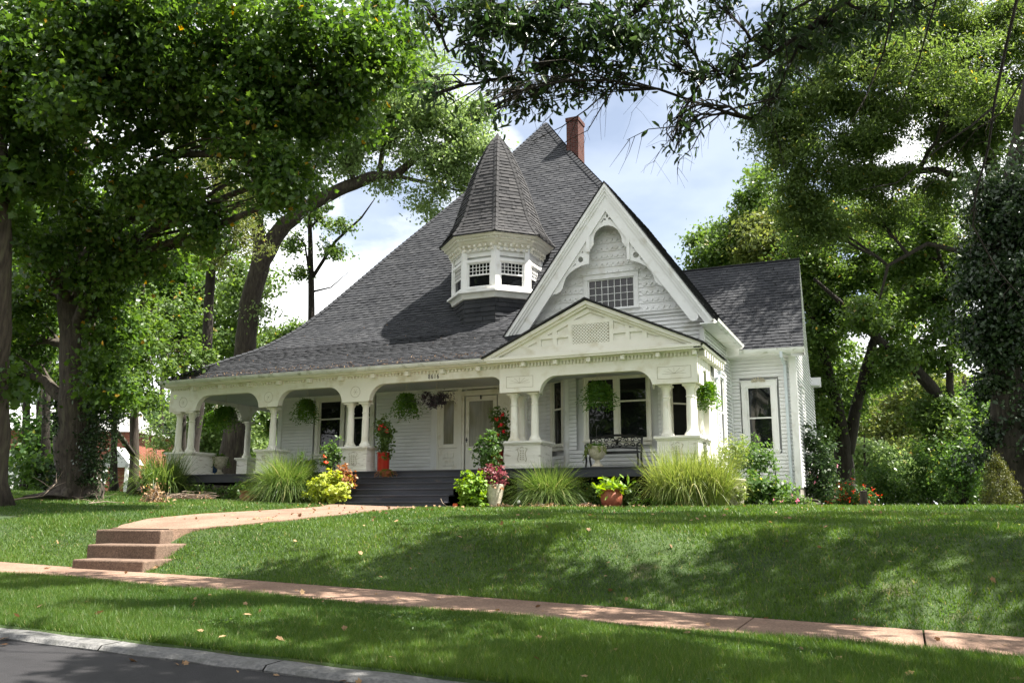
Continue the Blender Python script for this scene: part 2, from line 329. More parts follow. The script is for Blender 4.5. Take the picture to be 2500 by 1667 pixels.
def curve_pts(a, b, sag=.15, n=5, seedv=None):
    a, b = Vector(a), Vector(b); d = b - a; L_ = d.length
    s = Vector((random.uniform(-1, 1), random.uniform(-1, 1), random.uniform(.2, 1.2))) * L_ * sag
    return [a + d * t + s * math.sin(math.pi * t) + Vector([random.uniform(-1, 1) * L_ * .02 for _ in range(3)]) * (0 < t < 1) for t in [k / n for k in range(n + 1)]]
LEAFK = 2.0
def tree(name, label, cat, trunks, blobs, leafm, size, shape='diamond', bark='bark', group=None, clump=.55, dens=1.0, up=.5, droop=.2, limbs=True, sides=10, per=None, twigs=3, limbr=.35, flare=1.5, limbmax=9):
    """trunks: list of [(point, radius)...]; blobs: list of (centre, radius vector, leaf count)"""
    base = trunks[0][0][0]; t = empty(name, base, label, cat, group)
    tb = MB()
    nodes = []
    for tk in trunks:
        pts, rr = [], []
        for k in range(len(tk) - 1):
            (p, r0), (q, r1) = tk[k], tk[k + 1]
            m_ = 4
            for j in range(m_): f = j / m_; pts.append(Vector(p).lerp(Vector(q), f)); rr.append(r0 + (r1 - r0) * f)
        pts.append(Vector(tk[-1][0])); rr.append(tk[-1][1])
        pts = [p + Vector((random.uniform(-1, 1), random.uniform(-1, 1), 0)) * rr[i] * .12 for i, p in enumerate(pts)]
        if flare and tk is trunks[0]: rr[0] *= flare
        tb.tube(pts, rr, sides); nodes += list(zip(pts, rr))
    allP, allO = [], []
    for (c, r, n) in blobs:
        c = Vector(c); n = int(n * dens * LEAFK); vol = r[0] * r[1] * r[2]
        nc = max(6, int(3.2 * (max(r) / clump) ** 2)) if per is None else per
        P, O, cc = blob_points(c, r, n, nc, clump); allP.append(P); allO.append(O)
        if limbs:
            cand = [(p, rd) for p, rd in nodes if p.z < c.z + .5 and rd < limbmax * 3] or nodes
            p, rd = min(cand, key=lambda q: (q[0] - c).length + (q[0].z - c.z) * .3)
            cp = curve_pts(p, c, .10, 6); r0 = min(rd * .75, limbr * rd + .03, limbmax)
            tb.tube(cp, [r0 * (1 - .8 * k / 6) + .012 for k in range(7)], 6)
            for q in cc[:: max(1, len(cc) // (twigs * 3))]:
                s_ = cp[random.randint(2, 6)]
                tb.tube(curve_pts(s_, q, .12, 3), [r0 * .22 + .008, r0 * .16 + .006, r0 * .1 + .004, .004], 4, cap=False)
    tb.build('trunk', M[bark], t, smooth=True)
    P = np.concatenate(allP); O = np.concatenate(allO)
    leaf_obj('crown', P, size * (1.15 if name != 'overhanging_tree' else 1), M[leafm], t, shape, up, O, .5, droop)
    return t
def B(x, y, d, rx, ry=None, dz=None, n=2000):
    """crown mass read off the view at distance d"""
    ry = ry or rx; c = W(x, y, d); a = PX(rx, d); b = PX(ry, d); return (c, (a, dz or a, b), n)

# ================================================================== SETTING
def ground():
    xs = np.unique(np.concatenate([np.linspace(-900, -60, 10), np.linspace(-60, -30, 13), np.arange(-30, 12.01, .4), np.linspace(12, 50, 12), np.linspace(50, 900, 10)]))
    ys = np.unique(np.concatenate([np.linspace(-300, -12, 6), np.linspace(-12, 5.2, 6), [5.52, 5.54, 8.44, 9.84], np.arange(9.86, 13.5, .15), np.arange(13.5, 24, .4), np.linspace(24, 60, 14), np.linspace(60, 1200, 10)]))
    V = [(x, y, G(x, y) + (.012 * math.sin(x * 2.1 + y) * math.cos(y * 1.7 - x * .6) if y > 11 else 0) - (.07 if 8.44 < y < 9.85 else 0)) for y in ys for x in xs]
    nx = len(xs); F = [(j * nx + i, j * nx + i + 1, (j + 1) * nx + i + 1, (j + 1) * nx + i) for j in range(len(ys) - 1) for i in range(nx - 1)]
    me = bpy.data.meshes.new('ground'); me.from_pydata(V, [], F); me.polygons.foreach_set('use_smooth', [True] * len(F))
    m = noisy('turf', (.022, .042, .010), (.045, .075, .018), 1.2, .95, .6, 30, c3=(.09, .08, .04), s3=1.7, p3=(.6, .75)); me.materials.append(m)
    o = bpy.data.objects.new('ground', me); C.objects.link(o); tag(o, kind='structure')
ground()
M['asphalt'] = noisy('asphalt', (.010, .0095, .011), (.016, .015, .017), 6, .8, .5, 120, c3=(.021, .020, .022), s3=.7)
M['granite'] = noisy('granite', (.095, .095, .095), (.165, .162, .158), 30, .8, .9, 25, c3=(.10, .10, .095), s3=8, p3=(.5, .62))
def aggregate(name, c1, c2):
    m = noisy(name, c1, c2, 1.5, .9, .5, 70); t = m.node_tree; p = t.nodes['Principled BSDF']; l = t.links.new
    vo = N(t, 'ShaderNodeTexVoronoi'); vo.inputs['Scale'].default_value = 60; tc = N(t, 'ShaderNodeTexCoord'); l(tc.outputs['Object'], vo.inputs['Vector'])
    r = N(t, 'ShaderNodeValToRGB'); r.color_ramp.elements[0].color = (.55, .5, .48, 1); r.color_ramp.elements[1].color = (1.5, 1.45, 1.4, 1); l(vo.outputs['Color'], r.inputs[0])
    mm = N(t, 'ShaderNodeMix', data_type='RGBA', blend_type='MULTIPLY'); mm.inputs['Factor'].default_value = .85
    src = p.inputs['Base Color'].links[0].from_socket; l(src, mm.inputs['A']); l(r.outputs[0], mm.inputs['B']); l(mm.outputs['Result'], p.inputs['Base Color'])
    return m
M['walk'] = aggregate('exposed_aggregate', (.155, .098, .070), (.215, .145, .106))
M['stepface'] = aggregate('step_aggregate', (.10, .068, .049), (.15, .105, .078))
mb = MB()
for x in np.arange(-60, 40, 1.0): mb.face([(x, -9, SW(x) - .08), (x + 1, -9, SW(x + 1) - .08), (x + 1, 5.36, SW(x + 1) - .085), (x, 5.36, SW(x) - .085)])
tag(mb.build('road', M['asphalt']), kind='structure')
mb = MB(); x = -40.35
while x < 14:
    ln = random.choice([1.6, 2.1, 2.4]); n = 12
    for k in range(n):
        a, b = x + (ln - .015) * k / n, x + (ln - .015) * (k + 1) / n
        ja, jb = [(.006 * math.sin(q * 9.7) + .004 * math.sin(q * 23)) for q in (a, b)]; ha, hb = [.004 * math.sin(q * 7.1) for q in (a, b)]
        z0, z1 = SW(a) - .045 + ha, SW(b) - .045 + hb
        mb.face([(a, 5.33 + ja, z0 - .2), (b, 5.33 + jb, z1 - .2), (b, 5.30 + jb, z1 - .03), (a, 5.30 + ja, z0 - .03)])
        mb.face([(a, 5.30 + ja, z0 - .03), (b, 5.30 + jb, z1 - .03), (b, 5.335 + jb, z1), (a, 5.335 + ja, z0)])
        mb.face([(a, 5.335 + ja, z0), (b, 5.335 + jb, z1), (b, 5.53, z1 + .005), (a, 5.53, z0 + .005)])
        mb.face([(a, 5.53, z0 + .005), (b, 5.53, z1 + .005), (b, 5.53, z1 - .2), (a, 5.53, z0 - .2)])
    x += ln
tag(mb.build('kerb', M['granite']), kind='structure')
mb = MB(); x = -4.79 - 1.62 * 22
while x < 14:
    a, b = x + .008, x + 1.612; dz = random.uniform(-.004, .004)
    mb.obox((a, 8.45, SW(a) - .1 + dz), (b - a, 0, SW(b) - SW(a)), (0, 1.40, 0), (0, 0, .1)); x += 1.62
tag(mb.build('sidewalk', M['walk'], bevel=.006), kind='structure')
# winding walk from the street steps to the porch stairs
LE = [(-12.05, 10.95), (-12.55, 11.6), (-12.95, 12.64), (-12.95, 14.0), (-12.9, 15.8), (-13.1, 18.1), (-13.9, 19.75)]
RE = [(-10.78, 10.95), (-10.72, 11.35), (-10.25, 11.8), (-9.95, 12.9), (-9.95, 14.2), (-10.5, 16.7), (-11.3, 19.75)]
def PATHIN(x, y, m=0.0):
    if not 10.9 < y < 19.75: return False
    return np.interp(y, [p[1] for p in LE], [p[0] for p in LE]) - m < x < np.interp(y, [p[1] for p in RE], [p[0] for p in RE]) + m
mb = MB(); n = 40
prev = None
for k in range(n + 1):
    s = k / n * 6; i = min(5, int(s)); f = s - i
    a = Vector(LE[i]).lerp(Vector(LE[i + 1]), f); b = Vector(RE[i]).lerp(Vector(RE[i + 1]), f)
    row = []
    for j in range(7):
        q = a.lerp(b, j / 6); row.append((q.x, q.y, max(G(q.x, q.y), -.355 if q.y < 11.6 else -9) + .035))
    if prev:
        for j in range(6): mb.face([prev[j], prev[j + 1], row[j + 1], row[j]])
        for j in (0, 6):
            d = [Vector(v) - Vector((0, 0, .45 if k < 12 else .1)) for v in (prev[j], row[j])]
            mb.face([prev[j], row[j], d[1], d[0]])
    prev = row
tag(mb.build('path', M['walk']), kind='structure')
# soil bed along the porch
mb = MB(); xs_ = np.arange(-20.6, -4.0, .4)
for a_, b_ in zip(xs_[:-1], xs_[1:]):
    if -14.4 < a_ < -11.2: continue
    fa, fb_ = [19.75 + .22 * math.sin(q * 1.3) + .1 * math.sin(q * 3.1) for q in (a_, b_)]
    mb.face([(a_, fa, G(a_, fa) + .022), (b_, fb_, G(b_, fb_) + .022), (b_, 22.5, G(b_, 22.5) + .022), (a_, 22.5, G(a_, 22.5) + .022)])
tag(mb.build('garden_bed', noisy('mulch', (.030, .020, .013), (.075, .052, .034), 12, .95, 1.0, 40)), kind='structure')
# concrete street steps
st = empty('garden_steps', (-11, 9.9, -.9), 'three worn pinkish aggregate concrete steps leading up from the sidewalk', 'steps')
for k, (xl, xr, y0, y1, zt) in enumerate([(-11.42, -10.13, 9.72, 10.6, -.745), (-11.62, -10.33, 10.14, 11.0, -.545), (-11.98, -10.72, 10.6, 11.25, -.335)]):
    mb = MB(); mb.obox((xl, y0, -1.1), (xr - xl, .12, 0), (-.1, y1 - y0, 0), (0, 0, zt + 1.1)); o = mb.build('step', M['stepface'], st, bevel=.022)
mb = MB(); mb.obox((-10.78, 11.0, -.72), (.14, .9, 0), (-.12, .03, 0), (0, 0, .38)); mb.build('side_wall', M['stone'], st, bevel=.01)

# grass: nobody could count it
def grass():
    pts = []
    def add(x0, x1, y0, y1, n, s0, s1):
        X = rng.uniform(x0, x1, n); Y = rng.uniform(y0, y1, n); pts.append(np.stack([X, Y, rng.uniform(s0, s1, n)], 1))
    add(-12, 4, 5.55, 8.5, 1120000, .045, .095)
    add(-16, 4, 9.8, 12.5, 170000, .04, .08)
    add(-22, 5, 12.5, 16, 120000, .04, .075)
    add(-32, 5, 16, 22, 110000, .05, .085)
    add(-5, 14, 20, 34, 24000, .07, .11)
    add(-12, 4, 8.36, 8.52, 3000, .06, .11); add(-16, 4, 5.5, 5.62, 3500, .05, .09)
    add(-36, -20, 16, 30, 20000, .06, .1)
    P = np.concatenate(pts)
    keep = np.array([not (19.75 + .22 * math.sin(x * 1.3) + .1 * math.sin(x * 3.1) < y < 22.6 and -20.6 < x < -4 and s < .2 and math.sin(x * 57 + y * 91) < .8) and not (8.5 < y < 9.83) and not PATHIN(x, y, -.03) and not (9.7 < y < 11.25 and -11.42 - (y - 9.72) * .42 < x < -10.13 - (y - 9.72) * .42) for x, y, s in P])
    P = P[keep]; n = len(P)
    z = np.array([G(x, y) for x, y, s in P]) - .006
    patch = np.sin(P[:, 0] * 1.3 + 2 * np.sin(P[:, 1] * .9)) * np.cos(P[:, 1] * 1.6 + P[:, 0] * .7)
    h = P[:, 2] * .78 * (1 + .3 * patch) * rng.uniform(.5, 1.4, n)
    a = rng.uniform(0, 2 * math.pi, n); w = .0026 + .0008 * np.clip(P[:, 1] - 6, 0, 12)
    dx, dy = np.cos(a) * w, np.sin(a) * w; b = rng.uniform(0, 2 * math.pi, n); ln = h * rng.uniform(.2, .9, n)
    base = np.stack([P[:, 0], P[:, 1], z], 1)
    V = np.empty((n, 3, 3)); V[:, 0] = base + np.stack([-dx, -dy, 0 * z], 1); V[:, 1] = base + np.stack([dx, dy, 0 * z], 1)
    V[:, 2] = base + np.stack([np.cos(b) * ln, np.sin(b) * ln, h], 1)
    p2 = np.sin(P[:, 0] * .55 + 1.5 * np.sin(P[:, 1] * .5)) * np.sin(P[:, 1] * .9 + P[:, 0] * .3); rnd = np.clip(rng.normal(.42, .24, n) + .16 * patch + .2 * p2, 0, 1); rnd = np.where(rng.uniform(0, 1, n) < .025, 1, rnd * .95)
    o = fastmesh('grass', V.reshape(-1, 3), [np.array([[0, 1, 2]]) + (np.arange(n) * 3)[:, None]], rnd, M['grassblade'])
    cl = []
    for k in range(90):
        x, y = rng.uniform(-11, 3), rng.uniform(5.6, 13)
        if 8.3 < y < 9.95: continue
        q = np.array([x, y, 0]) + rng.normal(size=(60, 3)) * [.16, .10, 0]; cl.append(q)
    q = np.concatenate(cl); q = np.array([v for v in q if not 8.4 < v[1] < 9.9 and v[1] > 5.6]); q[:, 2] = [G(a_, b_) + random.uniform(.03, .06) for a_, b_ in q[:, :2]]
    tag(leaf_obj('clover', q, .028, M['shrub'], None, 'diamond', 1.2), 'patches of small clover and weeds in the lawn', 'weeds', kind='stuff')
    tag(o, 'mown green lawn grass on both sides of the sidewalk', 'grass', kind='stuff')
grass()

# ================================================================== HOUSE
H = empty('house', (-12, 24, 0), 'white clapboard cottage with steep grey shingle roof, turret and wraparound arched porch', 'house')
DK = 1.03; YF = 21.46; YW = 23.9

def shingles(mb, Lp, Rp, expo=.14, h=.016, wob=.004, clip=None, u0=0, tabs=True):
    Lp = [Vector(p) for p in Lp]; Rp = [Vector(p) for p in Rp]
    mid = [(a + b) / 2 for a, b in zip(Lp, Rp)]; cum = [0]
    for k in range(1, len(mid)): cum.append(cum[-1] + (mid[k] - mid[k - 1]).length)
    def at(P, s):
        for k in range(len(cum) - 1):
            if s <= cum[k + 1] or k == len(cum) - 2: return P[k].lerp(P[k + 1], (s - cum[k]) / max(1e-6, cum[k + 1] - cum[k]))
    n = max(1, int(cum[-1] / expo))
    for i in range(n):
        s0, s1 = cum[-1] * i / n, cum[-1] * (i + 1) / n
        a, b, c, d = at(Lp, s0), at(Rp, s0), at(Rp, s1), at(Lp, s1)
        nr = (b - a).cross(d - a) if (b - a).length > .02 else (c - d).cross(d - a)
        if nr.length < 1e-7: nr = (c - d).cross(d - a)
        if nr.length < 1e-9: continue
        nr.normalize(); w = (b - a).length; hh = h + random.uniform(-wob, wob)
        ax = (b - a).normalized() if w > .02 else (c - d).normalized()
        ua = u0 + a.dot(ax); ub = u0 + b.dot(ax); uc = u0 + c.dot(ax); ud = u0 + d.dot(ax)
        v0, v1 = i * .14, (i + 1) * .14 - .001
        off = nr * hh
        mb.face([a + off, b + off, c + nr * .002, d + nr * .002], [(ua, v0), (ub, v0), (uc, v1), (ud, v1)])
        if w > .5 and tabs:
            q = random.uniform(0, .2)
            while q < w - .3:
                tw_ = random.uniform(.10, .30); e0, e1 = q / w, min(1, (q + tw_) / w); k_ = .001 + hh
                A1, B1, C1, D1 = a.lerp(b, e0), a.lerp(b, e1), d.lerp(c, e1), d.lerp(c, e0); k2 = nr * (k_ + .008); o_ = nr * (.002 + .004); uu = ua + q * (1 if ub > ua else -1) + .171
                mb.face([A1 + k2 - (D1 - A1) * .04, B1 + k2 - (D1 - A1) * .04, C1 + o_, D1 + o_], [(uu, v0 + .02), (uu + .04, v0 + .02), (uu + .04, v0 + .1), (uu, v0 + .1)])
                mb.face([A1 - (D1 - A1) * .04, B1 - (D1 - A1) * .04, B1 + k2 - (D1 - A1) * .04, A1 + k2 - (D1 - A1) * .04], [(uu, v0 + .001)] * 4)  # butts take the dark joint colour to strengthen the shadow line
                q += tw_ + random.uniform(.06, .3)
        mb.face([a, b, b + off, a + off], [(ua, v0 + .001), (ub, v0 + .001), (ub, v0 + .002), (ua, v0 + .002)])

def claps(mb, p0, p1, z0, z1, openings=(), expo=.108, depth=.028, clip=None, nrm=None):
    """lapped boards between plan points p0, p1; openings (u0, u1, za, zb); clip(z) -> (u0, u1)"""
    p0 = Vector((p0[0], p0[1], 0)); p1 = Vector((p1[0], p1[1], 0)); d = (p1 - p0); Ln = d.length; d.normalize()
    nv = Vector((d.y, -d.x, 0)) if nrm is None else Vector(nrm)
    n = max(1, round((z1 - z0) / expo)); e = (z1 - z0) / n
    for i in range(n):
        za, zb = z0 + i * e, z0 + (i + 1) * e; zm = (za + zb) / 2
        segs = [(0, Ln)] if clip is None else [clip(zm)]
        for (a, b, oa, ob) in openings:
            if oa < zm < ob:
                new = []
                for s in segs:
                    if b <= s[0] or a >= s[1]: new.append(s); continue
                    if a > s[0]: new.append((s[0], a))
                    if b < s[1]: new.append((b, s[1]))
                segs = new
        for a, b in segs:
            if b - a < .01: continue
            A = p0 + d * a; Bv = p0 + d * b; o1 = nv * depth; o2 = nv * .006; zg = Vector((0, 0, za + .02)); zz = Vector((0, 0, za)); o0 = nv * -.018; zt_ = Vector((0, 0, zb))
            mb.face([A + o1 + zg, Bv + o1 + zg, Bv + o2 + zt_, A + o2 + zt_])
            mb.face([A + o0 + zg, Bv + o0 + zg, Bv + o1 + zg, A + o1 + zg])
            mb.face([A + o0 + zz, Bv + o0 + zz, Bv + o0 + zg, A + o0 + zg])
            mb.face([A + o2 + zz, Bv + o2 + zz, Bv + o0 + zz, A + o0 + zz])

def window(p0, p1, z0, z1, mid, parent, mt, cas=.14, top=.18, sill=.1, grid=None, fr=.05, proud=.035, castop=None, glass=None):
    """sash window between plan points p0, p1 (glass edge to glass edge): window > pane, sill"""
    p0 = Vector((p0[0], p0[1], 0)); p1 = Vector((p1[0], p1[1], 0)); d = p1 - p0; w = d.length; d.normalize(); nv = Vector((d.y, -d.x, 0)); Z = Vector((0, 0, 1))
    mb = MB()
    def bar(u0, u1, za, zb, t0, t1):
        mb.obox(p0 + d * u0 + nv * t0 + Z * za, d * (u1 - u0), nv * (t1 - t0), Z * (zb - za))
    f = fr
    # casing
    bar(-f - cas, -f, z0 - f, z1 + f, -.03, proud); bar(w + f, w + f + cas, z0 - f, z1 + f, -.03, proud)
    bar(-f - cas - .01, w + f + cas + .01, z1 + f, z1 + f + top, -.03, proud + .006)
    bar(-f - cas - .03, w + f + cas + .03, z1 + f + top, z1 + f + top + .03, -.03, proud + .035)
    # sash
    bar(-f, 0, z0 - f, z1 + f, -.06, -.005); bar(w, w + f, z0 - f, z1 + f, -.06, -.005); bar(0, w, z1, z1 + f, -.06, -.006); bar(0, w, z0 - f, z0, -.06, -.006)
    if mid: bar(0, w, mid - .022, mid + .022, -.06, -.012)
    if grid:
        gx, gz, ga, gb = grid
        for k in range(1, gx): bar(w * k / gx - .008, w * k / gx + .008, ga, gb, -.05, -.02)
        for k in range(1, gz): q = ga + (gb - ga) * k / gz; bar(0, w, q - .008, q + .008, -.05, -.021)
    o = mb.build('window', mt, parent, bevel=.004)
    parts = [(z0, mid - .02), (mid + .02, z1)] if mid else [(z0, z1)]
    for k, (a, b) in enumerate(parts):
        g = MB(); t = -.05 if k == 0 else -.043
        q = p0 + nv * t; g.face([q + Z * a, q + d * w + Z * a, q + d * w + Z * b, q + Z * b]); g.build('pane', glass or M['glass'], o)
    s = MB(); q = p0 - d * (f + cas + .03) - nv * .03 + Z * (z0 - f - .05); s.obox(q, d * (w + 2 * (f + cas) + .06), nv * (.03 + proud + .05), Z * .05)
    s.obox(p0 - d * (f + cas) - nv * .03 + Z * (z0 - f - .05 - sill), d * (w + 2 * (f + cas)), nv * (.03 + proud - .005), Z * sill)
    s.build('sill', mt, o, bevel=.004)
    return o

# ---- main wall behind the porch (openings in u measured from X = -19)
mb = MB()
U = lambda x: x + 19
op = [(U(-17.62), U(-16.36), 1.5, 3.9), (U(-16.42), U(-15.22), 1.5, 3.9), (U(-13.2), U(-9.98), 1.0, 4.3)]
claps(mb, (-19, YW), (-9.4, YW), DK, 3.72, op)
claps(mb, (-19, 36), (-19, YW), DK, 3.72, nrm=(-1, 0, 0))
mb.box(-18.95, -9.4, YW + .13, YW + .2, DK, 4.0); mb.box(-18.95, -18.85, YW + .1, 36, DK, 4.0)
# canted bay, its front, the short return and the side wall
claps(mb, (-9.4, YW), (-8.45, 23.15), DK, 3.72, [(.28, .98, 1.5, 3.95)])
claps(mb, (-8.45, 23.15), (-5.75, 23.15), DK, 3.72, [(.25, 2.58, 1.6, 3.95)])
claps(mb, (-5.75, 23.15), (-4.95, YW), DK, 3.72, [(.2, .95, 1.5, 3.95)])
claps(mb, (-4.95, YW), (-4.6, YW), .45, 3.72)
claps(mb, (-4.6, 24.2), (-4.6, 27.0), .45, 4.75, [(1.0, 1.75, 1.5, 3.9)])
claps(mb, (-4.6, 23.15), (-4.6, 24.2), 3.85, 4.75)
mb.box(-9.35, -4.75, 24.1, 24.16, DK, 4.0); mb.box(-8.4, -5.8, 23.28, 23.33, DK, 4.0)
mb.obox((-9.33, YW + .16, DK), (.95, -.75, 0), (.03, .04, 0), (0, 0, 2.9)); mb.obox((-5.83, 23.31, DK), (.8, .75, 0), (-.03, .04, 0), (0, 0, 2.9))
mb.box(-4.8, -4.72, 24.2, 27, .4, 4.8)
# wing
claps(mb, (-4.6, 27), (-2.72, 27), .62, 4.5, [(.28, 1.42, 1.58, 3.84)])
WX = -2.72
def wingclip(z):
    hz = 8.05 - max(z, 4.5); return (0, 6.2) if z < 4.55 else (2.35 - (hz / 1.22), 2.35 + (hz / 1.22) * .98)
claps(mb, (WX, 27), (WX, 33.2), .62, 7.8, clip=wingclip)
mb.box(-4.6, WX - .05, 27.12, 27.2, .6, 4.6); mb.box(WX - .2, WX - .12, 27.1, 33.2, .6, 4.6)
mb.box(-19, WX - .1, 33.1, 33.2, .6, 4.6)
wall = mb.build('wall', M['siding'], H)
wall['label'] = 'white lapped clapboard siding on every storey'
# upper gable wall: boards below the belt, then shaped shingle rows
XP, ZP = -7.08, 8.98                      # big gable peak
def gl(z): return XP - (ZP - .25 - z) / 1.37
def gr(z): return XP + (ZP - .25 - z) / 1.46
def gclip(z): return (max(0, gl(z) + 10.5), min(-4.6, gr(z)) + 10.5)
mb = MB(); claps(mb, (-10.5, 23.15), (-4.6, 23.15), 4.0, 5.22, clip=gclip)
WA, WB, WZ0, WZ1 = -7.86, -6.39, 5.44, 6.40
def cutspan(a, b, za, zb):
    if zb < WZ0 or za > WZ1 or a > WB or b < WA: return [(a, b)]
    return [(a, WA), (WB, b)]
z = 5.32; row = 0
while z < 8.6:
    a0, b0, a1, b1 = gl(z), min(-4.6, gr(z)), gl(z + .11), min(-4.6, gr(z + .11))
    for (p, q) in cutspan(a0, b0, z, z + .11):
        p1, q1 = (a1 if p == a0 else p), (b1 if q == b0 else q)
        mb.face([(p, 23.125, z), (q, 23.125, z), (q1, 23.147, z + .11), (p1, 23.147, z + .11)]); mb.face([(p, 23.15, z), (q, 23.15, z), (q, 23.125, z), (p, 23.125, z)])
    z2 = z + .11; a0, b0, a1, b1 = gl(z2), gr(z2), gl(z2 + .12), gr(z2 + .12)
    for (p, q) in cutspan(a0, b0, z2, z2 + .12):
        p1, q1 = (a1 if p == a0 else p), (b1 if q == b0 else q)
        mb.face([(p, 23.13, z2), (q, 23.13, z2), (q1, 23.147, z2 + .12), (p1, 23.147, z2 + .12)])
    x = math.ceil(a0 / .16) * .16
    while x + .16 < b0:
        if WA - .2 < x < WB + .04 and WZ0 - .12 < z2 < WZ1 + .08: x += .16; continue
        if row % 3 == 0: pts = [(x, z2), (x + .05, z2 - .075), (x + .11, z2 - .075), (x + .16, z2)]
        elif row % 3 == 1: pts = [(x + .08 - .08 * math.cos(math.pi * q / 8), z2 - .075 * math.sin(math.pi * q / 8)) for q in range(9)]
        else: pts = [(x, z2 - .01), (x + .045, z2 - .07), (x + .08, z2 - .075), (x + .115, z2 - .07), (x + .16, z2 - .01)]
        mb.face([(p, 23.114, q) for p, q in pts] + [(x + .16, 23.12, z2 + .02), (x, 23.12, z2 + .02)])
        for q in range(len(pts) - 1):
            (p_, q_), (r_, s_) = pts[q], pts[q + 1]; mb.face([(p_, 23.14, q_), (r_, 23.14, s_), (r_, 23.114, s_), (p_, 23.114, q_)])
        x += .16
    z += .23; row += 1
mb.face([(-10.4, 23.3, 3.9), (-4.65, 23.3, 3.9), (-4.65, 23.3, 5.3), (XP, 23.3, 8.6), (-10.2, 23.3, 4.4)])
g = mb.build('gable_wall', M['white'], H); g['label'] = 'white gable wall with rows of fish-scale and sawtooth shingles'
mb = MB(); mb.box(-9.6, -4.57, 23.085, 23.15, 5.22, 5.31); mb.box(-9.6, -4.57, 23.06, 23.15, 5.3, 5.335); mb.build('belt_board', M['white'], H)
window((-7.77, 23.15), (-6.48, 23.15), 5.52, 6.33, None, H, M['white'], cas=.12, top=.14, sill=.05, grid=(7, 4, 5.52, 6.33), fr=.035)

# ---- trim on the walls
def cb(*a): mb = MB(); mb.box(*a); mb.build('corner_board', M['white'], H, bevel=.004)
def co(*a): mb = MB(); mb.obox(*a); mb.build('corner_board', M['white'], H, bevel=.004)
cb(-19.05, -18.88, YW - .045, YW, DK, 3.75)
cb(-13.2, -13.0, YW - .05, YW + .02, DK, 3.72); cb(-10.5, -9.98, YW - .04, YW + .02, DK, 3.72)
co((-8.53, 23.13, DK), (.12, -.02, 0), (-.08, .06, 0), (0, 0, 2.7)); co((-5.80, 23.11, DK), (.12, .02, 0), (.08, .06, 0), (0, 0, 2.7))
cb(-4.60, -4.56, 23.1, 23.22, 3.9, 4.72); cb(-4.68, -4.555, 23.07, 23.1, 3.9, 4.72)
cb(-4.6, -4.53, 24.14, 24.3, .45, 3.8); cb(-4.73, -4.55, 26.9, 26.97, .6, 4.5)
cb(-2.86, -2.67, 26.93, 27.0, .58, 4.5); cb(-2.72, -2.66, 26.96, 27.12, .58, 4.5)
cb(-19, -9.3, YW - .1, YW, 3.56, 3.72)
mb = MB(); mb.box(-4.66, -2.78, 27.03, 33, -.1, .62); mb.box(-2.8, -2.75, 27.05, 33.1, -.1, .6); mb.box(-4.7, -4.64, 23.95, 27, -.1, .45); mb.build('foundation', M['stone'], H)

# ---- windows
for a, b in ((-17.36, -16.59), (-16.16, -15.46)): window((a, YW), (b, YW), 1.78, 3.42, 2.86, H, M['cream'], cas=.13, top=.1)
o = Vector((-9.4, YW, 0)); d = Vector((.95, -.75, 0)).normalized()
window(o + d * .42, o + d * .84, 1.8, 3.55, 2.78, H, M['cream'], cas=.1, top=.08)
window((-7.85, 23.15), (-7.13, 23.15), 1.88, 3.5, 2.88, H, M['cream'], cas=.085, top=.1); window((-6.94, 23.15), (-6.21, 23.15), 1.88, 3.5, 2.88, H, M['cream'], cas=.085, top=.1)
o = Vector((-5.75, 23.15, 0)); d = Vector((.8, .75, 0)).normalized(); window(o + d * .32, o + d * .8, 1.8, 3.55, 2.78, H, M['cream'], cas=.12, top=.08)
mbm = MB(); mbm.box(-7.09, -6.98, 23.105, 23.2, 1.84, 3.6); mbm.build('mullion', M['cream'], H)
window((-4.08, 27), (-3.44, 27), 1.74, 3.55, 2.65, H, M['white'], cas=.15, top=.15, sill=.06)
window((-4.6, 25.22), (-4.6, 25.75), 1.74, 3.65, 2.7, H, M['white'], cas=.14, top=.12)
window((WX, 28.6), (WX, 29.3), 1.74, 3.55, 2.65, H, M['white'], cas=.12, top=.12)
mb = MB()
for k in range(7):
    a = math.pi * k / 6; mb.tube([(-3.76 + .05 * math.cos(a), 26.93, 3.72 + .01), (-3.76 + .2 * math.cos(a), 26.9, 3.72 + .12 * math.sin(a) + .02)], [.012, .03], 6)
mb.build('window_ornament', M['urnstone'], H)

# ---- front door group
dm = M['cream']; mb = MB()
def fb(x0, x1, z0, z1, t=.06): mb.box(x0, x1, YW - t, YW + .05, z0, z1)
fb(-13.0, -12.93, DK, 3.9, .04); fb(-12.28, -12.14, DK, 3.9, .07); fb(-10.86, -10.5, DK, 3.9, .05); fb(-12.14, -10.86, 3.36, 3.5, .08); fb(-12.93, -12.28, 3.4, 3.52, .05)
fb(-13.0, -10.5, 3.84, 3.92, .08); fb(-12.14, -12.06, DK, 3.36, .04); fb(-10.94, -10.86, DK, 3.36, .04)
door_frame = mb.build('door_frame', dm, H, bevel=.005)
mb = MB()
for (a, b, za, zb) in ((-12.02, -11.9, DK, 3.34), (-11.1, -10.98, DK, 3.34), (-11.9, -11.1, 3.2, 3.34), (-11.9, -11.1, DK, 1.16), (-11.9, -11.1, 1.68, 1.82)): mb.box(a, b, YW - .02, YW + .03, za, zb)
mb.box(-11.9, -11.1, YW, YW + .03, 1.16, 1.68); mb.box(-11.8, -11.2, YW - .015, YW, 1.26, 1.58)
mb.box(-11.94, -11.06, YW - .035, YW - .02, 1.78, 1.83); mb.box(-11.94, -11.06, YW - .035, YW - .02, 3.19, 3.23)
mb.box(-11.93, -11.9, YW - .03, YW - .02, 1.83, 3.19); mb.box(-11.1, -11.07, YW - .03, YW - .02, 1.83, 3.19)
dr = mb.build('door', dm, H, bevel=.004); dr['label'] = 'cream front door with one tall curtained glass'
